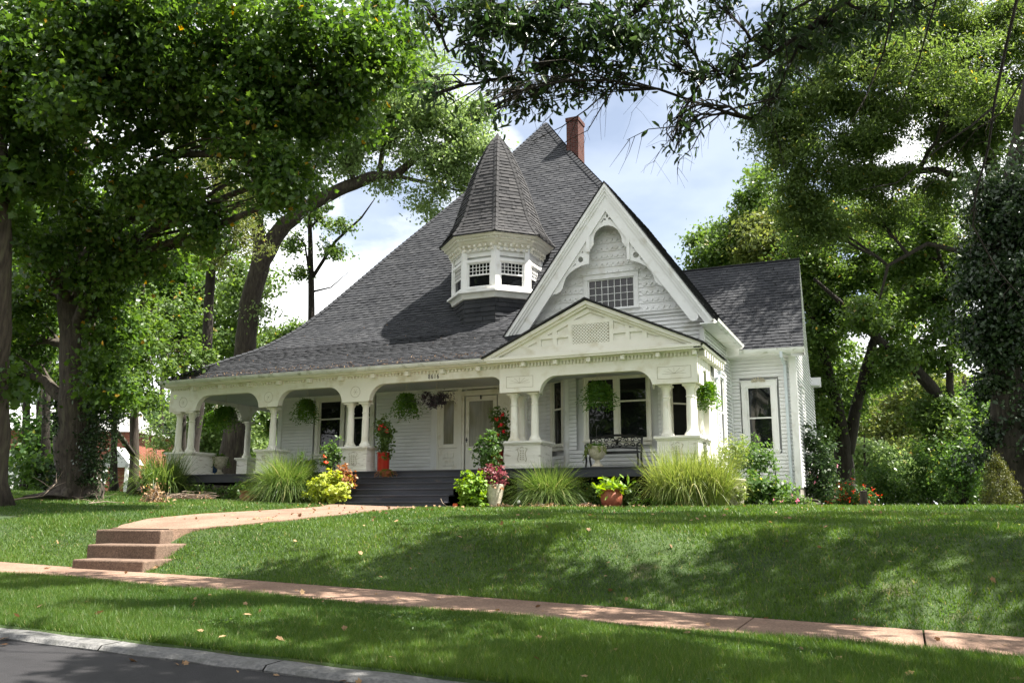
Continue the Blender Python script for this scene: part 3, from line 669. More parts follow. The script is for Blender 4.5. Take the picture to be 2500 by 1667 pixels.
g = MB(); g.face([(-11.9, YW + .005, 1.82), (-11.1, YW + .005, 1.82), (-11.1, YW + .005, 3.2), (-11.9, YW + .005, 3.2)]); g.build('pane', M['curtain'], dr)
g = MB(); g.tube([(-11.97, YW - .05, 1.95), (-11.97, YW - .05, 2.1)], .012, 6); g.tube([(-11.97, YW - .02, 2.03), (-11.97, YW - .07, 2.03)], .025, 8); g.build('door_handle', M['dark'], dr)
g = MB(); g.box(-11.52, -11.48, YW - .06, YW - .03, 3.24, 3.36); g.build('knocker', M['dark'], dr)
mb = MB()
for (a, b, za, zb) in ((-12.93, -12.78, DK, 3.4), (-12.43, -12.28, DK, 3.4), (-12.78, -12.43, 3.25, 3.4), (-12.78, -12.43, 1.78, 1.92), (-12.78, -12.43, DK, 1.2)): mb.box(a, b, YW - .01, YW + .03, za, zb)
mb.box(-12.78, -12.43, YW, YW + .03, 1.2, 1.78)
for i in range(2):
    for j in range(2): mb.box(-12.8 + i * .22, -12.64 + i * .22, YW - .03, YW, 1.26 + j * .24, 1.43 + j * .24); mb.box(-12.77 + i * .22, -12.67 + i * .22, YW - .045, YW - .03, 1.29 + j * .24, 1.40 + j * .24)
mb.box(-12.93, -12.28, YW - .045, YW - .01, 1.8, 1.84)
sl = mb.build('sidelight', dm, H, bevel=.004)
g = MB(); g.face([(-12.78, YW + .005, 1.92), (-12.43, YW + .005, 1.92), (-12.43, YW + .005, 3.25), (-12.78, YW + .005, 3.25)]); g.build('pane', M['curtain'], sl)
for a, b in ((-12.9, -12.33), (-12.03, -10.93)):
    mb = MB(); mb.box(a, b, YW - .01, YW + .03, 3.5, 3.54); mb.box(a, b, YW - .01, YW + .03, 3.8, 3.84); mb.box(a, a + .04, YW - .01, YW + .03, 3.54, 3.8); mb.box(b - .04, b, YW - .01, YW + .03, 3.54, 3.8)
    o = mb.build('transom', dm, H); g = MB(); g.face([(a + .04, YW, 3.54), (b - .04, YW, 3.54), (b - .04, YW, 3.8), (a + .04, YW, 3.8)]); g.build('pane', M['glass'], o)

# ---- porch floor, skirt, stairs
mb = MB()
for k in range(int((24 - 21.38) / .09)):
    y = 21.38 + k * .09; mb.box(-21.6, -4.4, y, y + .085, DK - .03, DK)
mb.box(-21.6, -19.0, 24, 33.5, DK - .03, DK)
mb.box(-21.6, -4.4, 21.42, 21.46, .78, DK - .03); mb.box(-4.46, -4.42, 21.46, 24.1, .78, DK - .03); mb.box(-21.6, -21.55, 21.46, 33.5, .78, DK - .03)
dk = mb.build('porch_floor', M['deck'], H)
for x in (-20.9, -17.5, -14.35, -9.2, -7.72, -5.0): mb = MB(); mb.box(x - .09, x + .09, 21.5, 21.68, -.1, .78); mb.build('porch_post', M['deck'], H)
for y in (25, 28.5, 32): mb = MB(); mb.box(-21.5, -21.34, y, y + .16, -.1, .78); mb.build('porch_post', M['deck'], H)
mb = MB(); mb.box(-19, -4.5, 23.7, 23.75, -.1, 1.0); mb.box(-19.02, -18.97, 23.7, 33, -.1, 1.0); mb.build('crawlspace_shade_wall', M['void'], H)
ps = MB(); NS = 6; r_ = DK / NS
for k in range(1, NS):
    zt = DK - r_ * k; y1 = 21.42 - .29 * (k - 1); y0 = y1 - .31; ex = .05 * k
    ps.box(-14.0 - ex, -10.7 + ex * .3, y0, y1, zt - .035, zt); ps.box(-13.97 - ex, -10.73 + ex * .3, y0 + .03, y0 + .05, zt - r_, zt - .035)
o = ps.build('porch_stair', M['deck'], H, bevel=.004); o['label'] = 'wide charcoal wooden stair down from the porch'

# ---- piers: pedestal with columns
def column(x, y, zb=1.76, zt=3.03, r=.105):
    mb = MB(); h = zt - zb
    mb.lathe((x, y, zb), [(r * 1.55, 0), (r * 1.55, .05), (r * 1.35, .07), (r * 1.1, .12), (r, .17), (r * .98, h * .5), (r * .86, h - .33), (r * 1.0, h - .32), (r * 1.0, h - .29), (r * .86, h - .28), (r * .88, h - .15), (r * 1.2, h - .09), (r * 1.35, h - .05)], 20)
    mb.box(x - r * 1.5, x + r * 1.5, y - r * 1.5, y + r * 1.5, zt - .05, zt)
    return mb
def pier(x0, x1, y0, y1, cols, mt, ornate=True, worn=True):
    mb = MB(); mb.box(x0 + .02, x1 - .02, y0 + .02, y1 - .02, DK, 1.69); mb.box(x0 - .02, x1 + .02, y0 - .02, y1 + .02, DK, DK + .09)
    mb.box(x0 - .05, x1 + .05, y0 - .05, y1 + .05, 1.69, 1.75); mb.box(x0 - .01, x1 + .01, y0 - .01, y1 + .01, 1.65, 1.69)
    p = mb.build('pedestal', mt, H, bevel=.006)
    for (x, y) in cols: column(x, y).build('column', M['cream'], p, smooth=True).modifiers.new('es', 'EDGE_SPLIT').split_angle = .7
    if ornate:       # incised lyre with berries
        g = MB(); xc = (x0 + x1) / 2; yc = y0 + .012; s = min(1, (x1 - x0) / .9)
        for sg in (-1, 1):
            g.tube([(xc + sg * w * s, yc, 1.2 + .36 * t) for w, t in ((.09, 0), (.13, .15), (.11, .4), (.09, .6), (.12, .8), (.15, .92), (.10, 1.0))], .006, 5)
        for k in range(5):
            for sg in (-1, 1): g.tube([(xc + sg * .035 * s, yc, 1.26 + .055 * k), (xc + sg * .035 * s, yc - .006, 1.28 + .055 * k)], .013, 6)
        g.tube([(xc - .05 * s, yc, 1.56), (xc, yc, 1.6), (xc + .05 * s, yc, 1.56)], .006, 5)
        g.build('carving', M['groove'], p)
    return p
W_ = M['worn']
pier(-21.5, -20.4, YF, YF + 1.0, [(-21.2, YF + .2), (-20.68, YF + .2), (-21.2, YF + .75)], W_)
pier(-17.92, -17.2, YF, YF + .66, [(-17.56, YF + .33)], W_)
pier(-14.88, -13.95, YF, YF + .5, [(-14.68, YF + .24), (-14.17, YF + .24)], W_)
pier(-9.68, -8.6, YF, YF + .9, [(-9.44, YF + .2), (-8.84, YF + .2), (-9.44, YF + .68)], W_)
pier(-5.53, -4.47, YF, YF + .62, [(-5.28, YF + .2), (-4.68, YF + .18), (-4.68, YF + .48)], W_)
pier(-4.88, -4.47, 22.5, 22.92, [(-4.68, 22.7)], W_, False)
for y in (24.75, 28.3, 31.8): pier(-21.5, -21.0, y, y + .5, [(-21.25, y + .25)], M['worn'], False)
mb = MB(); mb.box(-4.8, -4.5, 23.05, 24.14, .9, 3.5); mb.build('pilaster', M['cream'], H, bevel=.005)

# ---- arched friezes
def arches(spans, za, zc, r):
    """lower outline: runs at zc over piers and rises to za between, corners of radius r"""
    pts = []
    for (a, b, rl, rr) in spans:
        pts += [(a, zc)]
        if rl: pts += [(a + rl - rl * math.cos(math.radians(q)), (za - rl) + rl * math.sin(math.radians(q))) for q in range(0, 91, 9)]
        else: pts += [(a, za)]
        if rr: pts += [(b - rr + rr * math.sin(math.radians(q)), (za - rr) + rr * math.cos(math.radians(q))) for q in range(0, 91, 9)]
        else: pts += [(b, za)]
        pts += [(b, zc)]
    return pts
def front(Y): return lambda u, w, t: (u, Y + t, w)
fo = [(-21.52, 3.04)] + arches([(-20.42, -17.92, .5, .5), (-17.2, -14.88, .5, .5), (-13.95, -9.72, .5, .35)], 3.52, 3.04, .5) + [(-9.72, 3.84), (-21.52, 3.84)]
f = flat2d('frieze', fo, [], .2, front(YF + .14), M['cream'], H); f['label'] = 'cream arched frieze board carrying the house number'
for k, ch_ in enumerate('8616'):
    nm = bpy.data.curves.new('digit', 'FONT'); nm.body = ch_; nm.size = .19; nm.extrude = .006; nm.align_x = 'CENTER'
    to = bpy.data.objects.new('tmp', nm); C.objects.link(to); me = bpy.data.meshes.new_from_object(to.evaluated_get(bpy.context.evaluated_depsgraph_get())); bpy.data.objects.remove(to)
    for v in me.vertices: v.co = (v.co.x * .72, -v.co.z, v.co.y)
    me.materials.clear(); me.materials.append(M['ink']); dg = bpy.data.objects.new('house_number', me); link(dg, f)
    q = onY(1047.5 + 7.1 * k, 924.5 - .35 * k, YF + .03); dg.location = (q.x, YF + .035, q.z)
def ring(mb, x, z, r, Y):
    n = 24; mb.tube([(x + r * math.cos(2 * math.pi * k / n), Y, z + r * math.sin(2 * math.pi * k / n)) for k in range(n + 1)], .006, 4, cap=False)
    for a in (0, 1.05, 2.1): mb.tube([(x - r * .5 * math.cos(a), Y, z - r * .5 * math.sin(a)), (x + r * .5 * math.cos(a), Y, z + r * .5 * math.sin(a))], .004, 4)
for x in (-20.95, -17.56, -14.42): mb = MB(); ring(mb, x, 3.33, .16, YF + .04); mb.build('carved_rosette', M['groove'], f)
GY = YF - .08
fo = [(-9.75, 3.04)] + arches([(-8.6, -5.55, .48, .48)], 3.42, 3.04, .48) + [(-4.42, 3.04), (-4.42, 3.80), (-9.75, 3.80)]
f2 = flat2d('frieze', fo, [], .2, front(GY + .1), M['cream'], H)
for (xa, xb) in ((-9.55, -8.78), (-5.42, -4.58)):
    Y = GY - .002; mb = MB()
    for p, q in (((xa, 3.16), (xb, 3.16)), ((xb, 3.16), (xb, 3.46)), ((xb, 3.46), (xa, 3.46)), ((xa, 3.46), (xa, 3.16))): mb.tube([(p[0], Y, p[1]), (q[0], Y, q[1])], .005, 4)
    for k in range(7): a = math.pi * k / 6; mb.tube([((xa + xb) / 2, Y, 3.28), ((xa + xb) / 2 + .3 * math.cos(a), Y, 3.28 + .15 * math.sin(a))], .0035, 4)
    mb.build('carved_sunburst', M['groove'], f2)
side = lambda X: (lambda u, w, t: (X + t, u, w))
fo = [(21.585, 3.045)] + arches([(22.12, 22.5, .17, .17)], 3.45, 3.045, .17) + [(23.1, 3.045), (23.1, 3.795), (21.585, 3.795)]
flat2d('frieze', [(a, b) for a, b in fo], [], .16, side(-4.505), M['cream'], H)
fo = [(21.705, 3.045)] + arches([(22.5, 24.75, .5, .5), (25.25, 28.3, .5, .5), (28.8, 31.8, .5, .5)], 3.52, 3.04, .5) + [(32.4, 3.04), (32.4, 3.835), (21.705, 3.835)]
flat2d('frieze', fo, [], .16, side(-21.43), M['cream'], H)
mb = MB()
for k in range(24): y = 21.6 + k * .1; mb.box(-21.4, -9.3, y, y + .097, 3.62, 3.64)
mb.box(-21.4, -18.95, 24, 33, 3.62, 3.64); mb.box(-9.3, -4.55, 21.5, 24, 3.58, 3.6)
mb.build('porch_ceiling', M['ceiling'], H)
# cornices, dentils, brackets
mb = MB()
x = -21.45
k = 0
while x < -9.85:
    if k % 9 == 8: mb.box(x, x + .12, YF - .12, YF + .04, 3.68, 3.80); x += .2
    else: mb.box(x, x + .055, YF - .01, YF + .04, 3.72, 3.79); x += .115
    k += 1
mb.box(-21.6, -9.75, YF - .06, YF + .04, 3.79, 3.83); mb.box(-21.75, -9.78, YF - .2, YF + .1, 3.83, 3.86); mb.box(-21.75, -21.5, YF, 33, 3.83, 3.86)
mb.build('cornice', M['cream'], H)
mb = MB(); x = -9.72; k = 0
while x < -4.45:
    if k % 9 == 7: mb.box(x, x + .1, GY - .17, GY, 3.70, 3.82); x += .15
    else: mb.box(x, x + .05, GY - .05, GY, 3.70, 3.81); x += .095
    k += 1
y = 21.5; k = 0
while y < 24.0:
    mb.box(-4.42, -4.24, y, y + .12, 3.68, 3.84); y += .3
mb.box(-9.85, -4.36, GY - .06, GY + .02, 3.80, 3.84)
mb.box(-10.05, -4.24, 21.14, GY + .1, 3.84, 3.89); mb.box(-10.08, -4.21, 21.11, 21.17, 3.88, 3.955); mb.box(-10.03, -4.26, 21.13, 21.24, 3.83, 3.845)
mb.box(-4.45, -4.24, 21.14, 24.15, 3.84, 3.89); mb.box(-4.27, -4.21, 21.11, 24.2, 3.885, 3.955)
mb.build('cornice', M['cream'], H, bevel=.006)
# pediment
PXc, PZ = -7.2, 5.30; SL = (PZ - 3.95) / (PXc + 10.12); SR = (PZ - 3.95) / (-4.22 - PXc)
mb = MB(); mb.face([(-9.95, 21.3, 3.9), (-4.35, 21.3, 3.9), (PXc, 21.3, 5.2)])
ped = mb.build('pediment', M['cream'], H)
mb = MB()
def rak(x0, z0, x1, z1, wd, Y0, Y1):
    d = Vector((x1 - x0, 0, z1 - z0)); n_ = Vector((-d.z, 0, d.x)).normalized(); n_ = n_ if n_.z < 0 else -n_
    mb.obox((x0, Y0, z0), d, (0, Y1 - Y0, 0), n_ * wd)
rak(-10.12, 3.95, PXc, PZ, .09, 21.12, 21.3); rak(PXc, PZ, -4.22, 3.95, .09, 21.121, 21.3)
rak(-9.98, 3.93, PXc, PZ - .09, .07, 21.18, 21.3); rak(PXc, PZ - .09, -4.36, 3.93, .07, 21.181, 21.3)
mb.build('rake_trim', M['cream'], ped)
# raised frame around recessed panels
fr_out = [(-9.85, 3.96), (-4.5, 3.96), (PXc, 5.12)]
def pp(x, y): v = onY(1200 + x * .2211, 700 + y * .2211, 21.27); return (v.x, v.z)
holes = [[pp(905, 368), pp(1085, 280), pp(1255, 340), pp(1290, 352)][:3] + [pp(1262, 345)],
 [pp(886, 425), pp(1298, 388), pp(1302, 605), pp(892, 636)],
 [pp(722, 490), pp(846, 418), pp(848, 515), pp(724, 528)], [pp(722, 570), pp(848, 555), pp(850, 630), pp(724, 645)],
 [pp(546, 585), pp(674, 570), pp(676, 650), pp(548, 662)], [pp(395, 668), pp(502, 608), pp(504, 655)], [pp(612, 540), pp(672, 508), pp(674, 530)],
 [pp(1342, 374), pp(1478, 420), pp(1480, 462), pp(1344, 468)], [pp(1346, 518), pp(1480, 504), pp(1482, 580), pp(1348, 592)],
 [pp(1526, 500), pp(1662, 488), pp(1664, 568), pp(1528, 582)], [pp(1716, 508), pp(1860, 552), pp(1718, 565)], [pp(1522, 432), pp(1575, 450), pp(1523, 455)]]
flat2d('panel_frame', fr_out, holes, .03, front(21.275), M['cream'], ped)
a = onY(1200 + 886 * .2211, 700 + 425 * .2211, 21.28); b = onY(1200 + 1300 * .2211, 700 + 605 * .2211, 21.28)
mb = MB(); xa, xb, za, zb = a.x, b.x, b.z, a.z
mb.box(xa, xb, 21.285, 21.295, za, zb)
for sgn in (1, -1):
    s = -1.0
    while s < (xb - xa) + 1:
        x0 = xa + s; 
        if sgn > 0: t0, t1 = max(0, (xa - x0)), min(zb - za, xb - x0); P0 = (x0 + t0, za + t0); P1 = (x0 + t1, za + t1)
        else: t0, t1 = max(0, (x0 - xb)), min(zb - za, x0 - xa); P0 = (x0 - t0, za + t0); P1 = (x0 - t1, za + t1)
        if t1 - t0 > .03:
            d = Vector((P1[0] - P0[0], 0, P1[1] - P0[1])); nn = Vector((-d.z, 0, d.x)).normalized() * .028
            mb.obox((P0[0], 21.268 if sgn > 0 else 21.262, P0[1]), d, (0, .008, 0), nn)
        s += .085
lat = mb.build('lattice', M['cream'], ped)
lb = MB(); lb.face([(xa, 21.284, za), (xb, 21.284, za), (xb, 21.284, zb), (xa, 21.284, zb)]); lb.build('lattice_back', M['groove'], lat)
# ---- porch gable roof
mb = MB()
shingles(mb, [(-10.16, 23.2, 3.97), (PXc, 23.2, PZ + .05)], [(-10.16, 21.06, 3.97), (PXc, 21.06, PZ + .05)])
shingles(mb, [(-4.18, 21.06, 3.97), (PXc, 21.06, PZ + .05)], [(-4.18, 24.2, 3.97), (PXc, 24.2, PZ + .05)])
pr = mb.build('porch_gable_roof', M['shingle'], H)
mb = MB()
for (x0, z0, x1, z1) in ((-10.16, 3.945, PXc, PZ + .03), (PXc, PZ + .03, -4.18, 3.945)):
    mb.face([(x0, 21.055, z0), (x1, 21.055, z1), (x1, 21.055, z1 + .04), (x0, 21.055, z0 + .04)]); mb.face([(x0, 21.055, z0), (x0, 24, z0), (x1, 24, z1), (x1, 21.055, z1)])
mb.build('roof_edge', M['drip'], pr)

# ---- main roof: bell-cast hip
PROF = [(0, 3.99), (1, 4.60), (2.03, 5.20), (2.53, 5.60), (3.03, 6.08), (3.53, 6.70), (4.05, 7.42), (5.24, 9.08), (6.38, 10.62), (8.47, 13.48), (9.59, 15.14)]
EX, EY, BX, BY = -21.62, 21.2, -8.2, 40.4; AX, AY = EX + 9.59, EY + 9.59
def zt(t): return float(np.interp(t, *zip(*PROF)))
hipR = {6.38: -8.30, 8.47: -10.98, 9.59: AX}
def xr(t):
    z = zt(t)
    if t <= 2.0: return PXc - (PZ + .02 - z) / SL
    if t < 6.1: return -8.6
    return float(np.interp(t, [6.1, 9.59], [-8.15, AX]))
def yr(t): return EY + t
ts = [0, .5, 1, 1.5, 2.0]; ts2 = [2.0, 2.5, 3.03, 3.53, 4.05, 4.6, 5.24, 5.8, 6.1]; ts3 = [6.1, 6.8, 7.6, 8.47, 9.0, 9.59]
mb = MB()
for T in (ts, ts2, ts3):
    xrr = (lambda t: -8.6) if T is ts2 else xr
    # cumulative v offset keeps the courses aligned
    shingles(mb, [(EX + t, EY + t, zt(t)) for t in T], [(xrr(t) if not (T is ts and t == 2.0) else PXc - (PZ - zt(2.0)) / SL, EY + t, zt(t)) for t in T], u0=random.random())
T = [0, 1, 2.03, 3.03, 4.05, 5.24, 6.38, 8.47, 9.59]
shingles(mb, [(EX + t, BY - t, zt(t)) for t in T], [(EX + t, EY + t, zt(t)) for t in T])
Tr = [6.1, 7, 8.47, 9.59]
def rslope(t): f = (9.59 - t) / 3.49; return AY - f * 3.49, AY + f * 3.49
shingles(mb, [(xr(t), rslope(t)[0], zt(t)) for t in Tr], [(xr(t), rslope(t)[1], zt(t)) for t in Tr])
shingles(mb, [(BX, BY, 3.99), (AX, AY + .2, 15.1)], [(EX, BY, 3.99), (AX, AY + .2, 15.1)])
roof = mb.build('main_roof', M['shingle'], H); roof['label'] = 'very steep flared grey hip roof rising to a point'
def ridge_caps(mb, pts, w=.15, up=.03, step=.2):
    """overlapping cap shingles folded over a hip"""
    pts = [Vector(p) for p in pts]; cum = [0]
    for k in range(1, len(pts)): cum.append(cum[-1] + (pts[k] - pts[k - 1]).length)
    n = int(cum[-1] / step)
    def at(s):
        s = min(s, cum[-1] - 1e-4)
        for k in range(len(cum) - 1):
            if s <= cum[k + 1]: return pts[k].lerp(pts[k + 1], (s - cum[k]) / (cum[k + 1] - cum[k]))
    return [(at(cum[-1] * i / n), at(cum[-1] * min(1, (i + 1.15) / n))) for i in range(n)]
def caps(mb, pts, sl, sr, w=.15, h=.03):
    for a, b in ridge_caps(mb, pts):
        d = (b - a).normalized()
        for sd in (sl, sr):
            s = Vector(sd); s = (s - d * s.dot(d)).normalized() * w
            n_ = d.cross(s).normalized(); n_ = n_ if n_.z > 0 else -n_
            mb.face([a + n_ * (h + .012) + Vector((0, 0, .012)), a + s + n_ * h, b + s + n_ * .016, b + n_ * .016 + Vector((0, 0, .01))], [(0, 0), (.2, 0), (.2, .13), (0, .13)])
            mb.face([a, a + s, a + s + n_ * h, a + n_ * (h + .012) + Vector((0, 0, .012))], [(0, 0), (.2, 0), (.2, .01), (0, .01)])
mb = MB(); caps(mb, [(EX + t, EY + t, zt(t) + .01) for t in np.linspace(0, 9.59, 30)], (1, .02, .02), (-.02, 1, .02))
caps(mb, [(xr(t), EY + t, zt(t) + .01) for t in np.linspace(6.1, 9.59, 12)], (-1, .02, .02), (.02, 1, .02), w=.17, h=.04)
mb.build('hip_cap', M['shingle'], roof)
mb = MB(); mb.box(-21.7, -9.85, EY + .03, EY + .06, 3.86, 4.0); mb.box(-21.66, -21.62, EY, 40, 3.86, 4.0); mb.face([(-21.65, EY + .04, 3.87), (-9.8, EY + .04, 3.87), (-9.8, 21.7, 3.87), (-21.65, 21.7, 3.87)]); mb.build('fascia', M['cream'], roof)
mb = MB()
def gutter(mb, a, b, out, s=.11):
    a, b, out = Vector(a), Vector(b), Vector(out); pr_ = [(0, 0), (.0, -s), (.55 * s, -s), (.95 * s, -.45 * s), (s, 0), (1.08 * s, .01), (1.0 * s, -.02), (.88 * s, -.45 * s), (.5 * s, -.9 * s), (.06, -.9 * s) if False else (.01, -.9 * s), (.01, 0)]
    ring = lambda p: [p + out * q[0] + Vector((0, 0, q[1])) for q in pr_]
    A, Bq = ring(a), ring(b); n = len(pr_)
    for k in range(n): mb.face([A[k], Bq[k], Bq[(k + 1) % n], A[(k + 1) % n]])
    mb.face(A); mb.face(Bq[::-1])
gutter(mb, (-21.75, EY + .03, 4.0), (-9.95, EY + .03, 3.965), (0, -1, 0), .1); g = mb.build('gutter', M['gutter'], roof)
# ---- big gable roof with rakes
GYF = 22.58
mb = MB()
shingles(mb, [(-10.28, 27.5, 4.70), (XP, 27.5, ZP + .06)], [(-10.28, GYF - .03, 4.70), (XP, GYF - .03, ZP + .06)])
shingles(mb, [(-4.2, GYF - .03, 4.86), (XP, GYF - .03, ZP + .06)], [(-4.2, 27.4, 4.86), (XP, 27.4, ZP + .06)])
gro = mb.build('gable_roof', M['shingle'], H)
mb = MB()
mb.face([(-10.28, GYF - .03, 4.66), (XP, GYF - .03, ZP + .02), (XP, GYF - .03, ZP + .075), (-10.28, GYF - .03, 4.715)]); mb.face([(XP, GYF - .03, ZP + .02), (-4.2, GYF - .03, 4.82), (-4.2, GYF - .03, 4.875), (XP, GYF - .03, ZP + .075)])
mb.build('roof_edge', M['drip'], gro)
mb = MB()
def slab(x0, z0, x1, z1, Y0, Y1, th):
    d = Vector((x1 - x0, 0, z1 - z0)); n_ = Vector((d.z, 0, -d.x)).normalized(); n_ = n_ if n_.z < 0 else -n_
    mb.obox((x0, Y0, z0), d, (0, Y1 - Y0, 0), n_ * th)
slab(-10.28, 4.66, XP, ZP + .02, GYF, 23.2, .04); slab(XP, ZP + .019, -4.2, 4.82, GYF + .001, 27.3, .04)
mb.box(-4.56, -4.2, GYF, 27, 4.72, 4.76)
mb.build('soffit', M['white'], gro)
def rkpoly(x0, z0, x1, z1, w0, w1, rnd=False):
    """board parallel to a rake, between offsets w0 and w1 measured square to it"""
    d = Vector((x1 - x0, z1 - z0)).normalized(); n_ = Vector((d.y, -d.x)); n_ = n_ if n_.y < 0 else -n_
    A = Vector((x0, z0)); Bq = Vector((x1, z1))
    return A, Bq, d, n_
def bargeboard(xe, ze, sgn, slope, w0, w1, Y, th, mt, end='round', cut=0.0):
    d = Vector((sgn, -slope)).normalized(); n_ = Vector((-sgn * slope, -1)).normalized()
    P = Vector((XP, ZP))
    vert = lambda w: P + Vector((0, -w * math.sqrt(1 + slope * slope)))     # on the centre line
    ln = abs(xe - XP) / abs(d.x) - cut
    a, b = vert(w0), vert(w1)
    e0 = P + n_ * w0 + d * ln; e1 = P + n_ * w1 + d * ln
    if end == 'round':
        c = (e0 + e1) / 2; r = (w1 - w0) / 2; arcp = []
        for k in range(13): q = math.pi * k / 12; arcp.append(c - n_ * r * math.cos(q) + d * r * math.sin(q))
        pts = [a] + arcp + [b]
    else: pts = [a, e0, e1, b]
    return flat2d('bargeboard' if end == 'round' else 'rake_moulding', [tuple(p) for p in pts], [], th, front(Y), mt, gro)
for sgn, slope, xe in ((-1, 1.37, -10.26), (1, 1.46, -4.22)):
    bargeboard(xe, 0, sgn, slope, 0.0, .07, GYF + .03, .09, M['white'], 'square')
    bargeboard(xe, 0, sgn, slope, .07, .13, GYF + .05, .07, M['white'], 'square')
    bargeboard(xe, 0, sgn, slope, .13, .20, GYF + .075, .05, M['white'], 'square')
    bargeboard(xe, 0, sgn, slope, .20, .46, GYF + .10, .045, M['white'], 'round', .42)
# pierced fretwork in the peak, in front of the wall
def q5(x, y): v = onY(1180 + x * .2806, 420 + y * .2806, GYF + .14); return (v.x, v.z)
top = [q5(*p) for p in ((1072, 262), (1000, 372), (905, 520), (880, 560), (800, 690), (690, 860), (610, 985), (560, 1060), (560, 1085), (583, 1092), (600, 1070), (640, 1060), (672, 1040), (690, 1015), (700, 970), (718, 920), (750, 880), (800, 842), (862, 812), (918, 800), (920, 760), (918, 700), (932, 672), (948, 650), (962, 628), (958, 600), (962, 560), (980, 520), (1010, 488), (1050, 468), (1090, 464), (1130, 475), (1165, 500), (1192, 540), (1205, 580), (1208, 612), (1225, 632), (1243, 650), (1248, 700), (1250, 768), (1290, 770), (1350, 785), (1410, 815), (1455, 860), (1482, 905), (1495, 950), (1515, 968), (1540, 988), (1580, 995), (1605, 1012), (1640, 1040), (1668, 1070), (1690, 1075), (1600, 930), (1500, 790), (1400, 650), (1300, 510), (1200, 380), (1130, 300))]
hol = [[q5(847 + 23 * math.cos(a), 763 + 25 * math.sin(a)) for a in np.linspace(0, 2 * math.pi, 17)[:-1]], [q5(1327 + 26 * math.cos(a), 722 + 27 * math.sin(a)) for a in np.linspace(0, 2 * math.pi, 17)[:-1]],
 [q5(868, 680), q5(853, 706), q5(870, 706)], [q5(766, 838), q5(802, 795), q5(806, 808)], [q5(1300, 642), q5(1303, 668), q5(1320, 668)], [q5(1372, 742), q5(1368, 760), q5(1414, 786)],
 [q5(1077, 362), q5(1068, 382), q5(1076, 404), q5(1086, 382)], [q5(1018, 446), q5(1034, 424), q5(1044, 405), q5(1060, 404), q5(1068, 416), q5(1060, 424), q5(1052, 414), q5(1044, 424), q5(1034, 440)],
 [q5(1140, 434), q5(1122, 420), q5(1112, 402), q5(1096, 396), q5(1086, 408), q5(1093, 420), q5(1102, 408), q5(1112, 420), q5(1124, 432)]]
fw_ = flat2d('fretwork', top, hol, .04, front(GYF + .15), M['white'], gro); fw_['label'] = 'pierced horseshoe-arch gable bracket work'
for a, b in ((q5(905, 570), q5(918, 700)), (q5(1258, 560), q5(1262, 768))):
    mb = MB(); mb.box(min(a[0], b[0]) - .02, max(a[0], b[0]) + .05, GYF + .07, GYF + .13, min(a[1], b[1]), max(a[1], b[1])); mb.build('bracket_post', M['white'], gro)
mb = MB(); gutter(mb, (-4.2, GYF + .02, 4.84), (-4.2, 26.75, 4.80), (1, 0, 0), .12); mb.build('gutter', M['gutter'], gro)

# ---- wing roof
RZ, RY = 8.0, 29.3
mb = MB()
shingles(mb, [(-8.2, 26.55, 4.62), (-8.2, RY, RZ)], [(-2.36, 26.55, 4.62), (-2.58, RY, RZ)])
shingles(mb, [(-2.74, 32.5, 4.55), (-2.58, RY, RZ)], [(-9, 32.5, 4.55), (-9, RY, RZ)])
wr = mb.build('wing_roof', M['shingle'], H)
mb = MB(); mb.tube([(-8.2, RY, RZ + .02), (-2.56, RY, RZ + .02)], .045, 6); mb.build('ridge_cap', M['shingle'], wr)
mb = MB()
E0, E1, E2 = Vector((-2.36, 26.5, 4.58)), Vector((-2.58, RY, RZ - .02)), Vector((-2.74, 32.5, 4.5))
for a, b in ((E0, E1), (E1, E2)):
    mb.face([a, b, b - Vector((0, 0, .24)), a - Vector((0, 0, .24))]); mb.face([a - Vector((.03, 0, 0)), b - Vector((.03, 0, 0)), b - Vector((.03, 0, .24)), a - Vector((.03, 0, .24))]); mb.face([a - Vector((0, 0, .24)), b - Vector((0, 0, .24)), b - Vector((.38, 0, .2)), a - Vector((.38, 0, .2))])
mb.box(-4.75, -4.21, 26.504, 26.55, 4.45, 4.74); mb.box(-4.75, -2.36, 26.5, 26.53, 4.45, 4.59); mb.box(-4.75, -2.38, 26.53, 27.1, 4.46, 4.48); mb.box(-2.80, -2.42, 32.1, 32.7, 4.2, 4.24); mb.box(-2.8, -2.4, 32.6, 32.64, 4.2, 4.55)
mb.build('rake_board', M['white'], wr)
mb = MB(); gutter(mb, (-4.2, 26.5, 4.62), (-2.34, 26.5, 4.60), (0, -1, 0), .12); mb.build('gutter', M['gutter'], wr)
def spout(pts, name='downspout'):
    mb = MB()
    for a, b in zip(pts[:-1], pts[1:]):
        a, b = Vector(a), Vector(b); d = b - a; u = Vector((1, 0, 0)) if abs(d.normalized().x) < .8 else Vector((0, 1, 0)); v = d.cross(u).normalized(); u = v.cross(d).normalized()
        mb.obox(a - u * .04 - v * .03, u * .08, v * .06, d + d.normalized() * .02)
    return mb.build(name, M['downspout'], H)
spout([(-3.0, 26.44, 4.52), (-3.0, 26.44, 4.36), (-2.97, 26.92, 4.2), (-2.97, 26.92, .15)])
spout([(-4.40, 24.3, 3.86), (-4.42, 24.28, 3.6), (-4.50, 24.1, 3.45), (-4.50, 24.1, 1.1)])

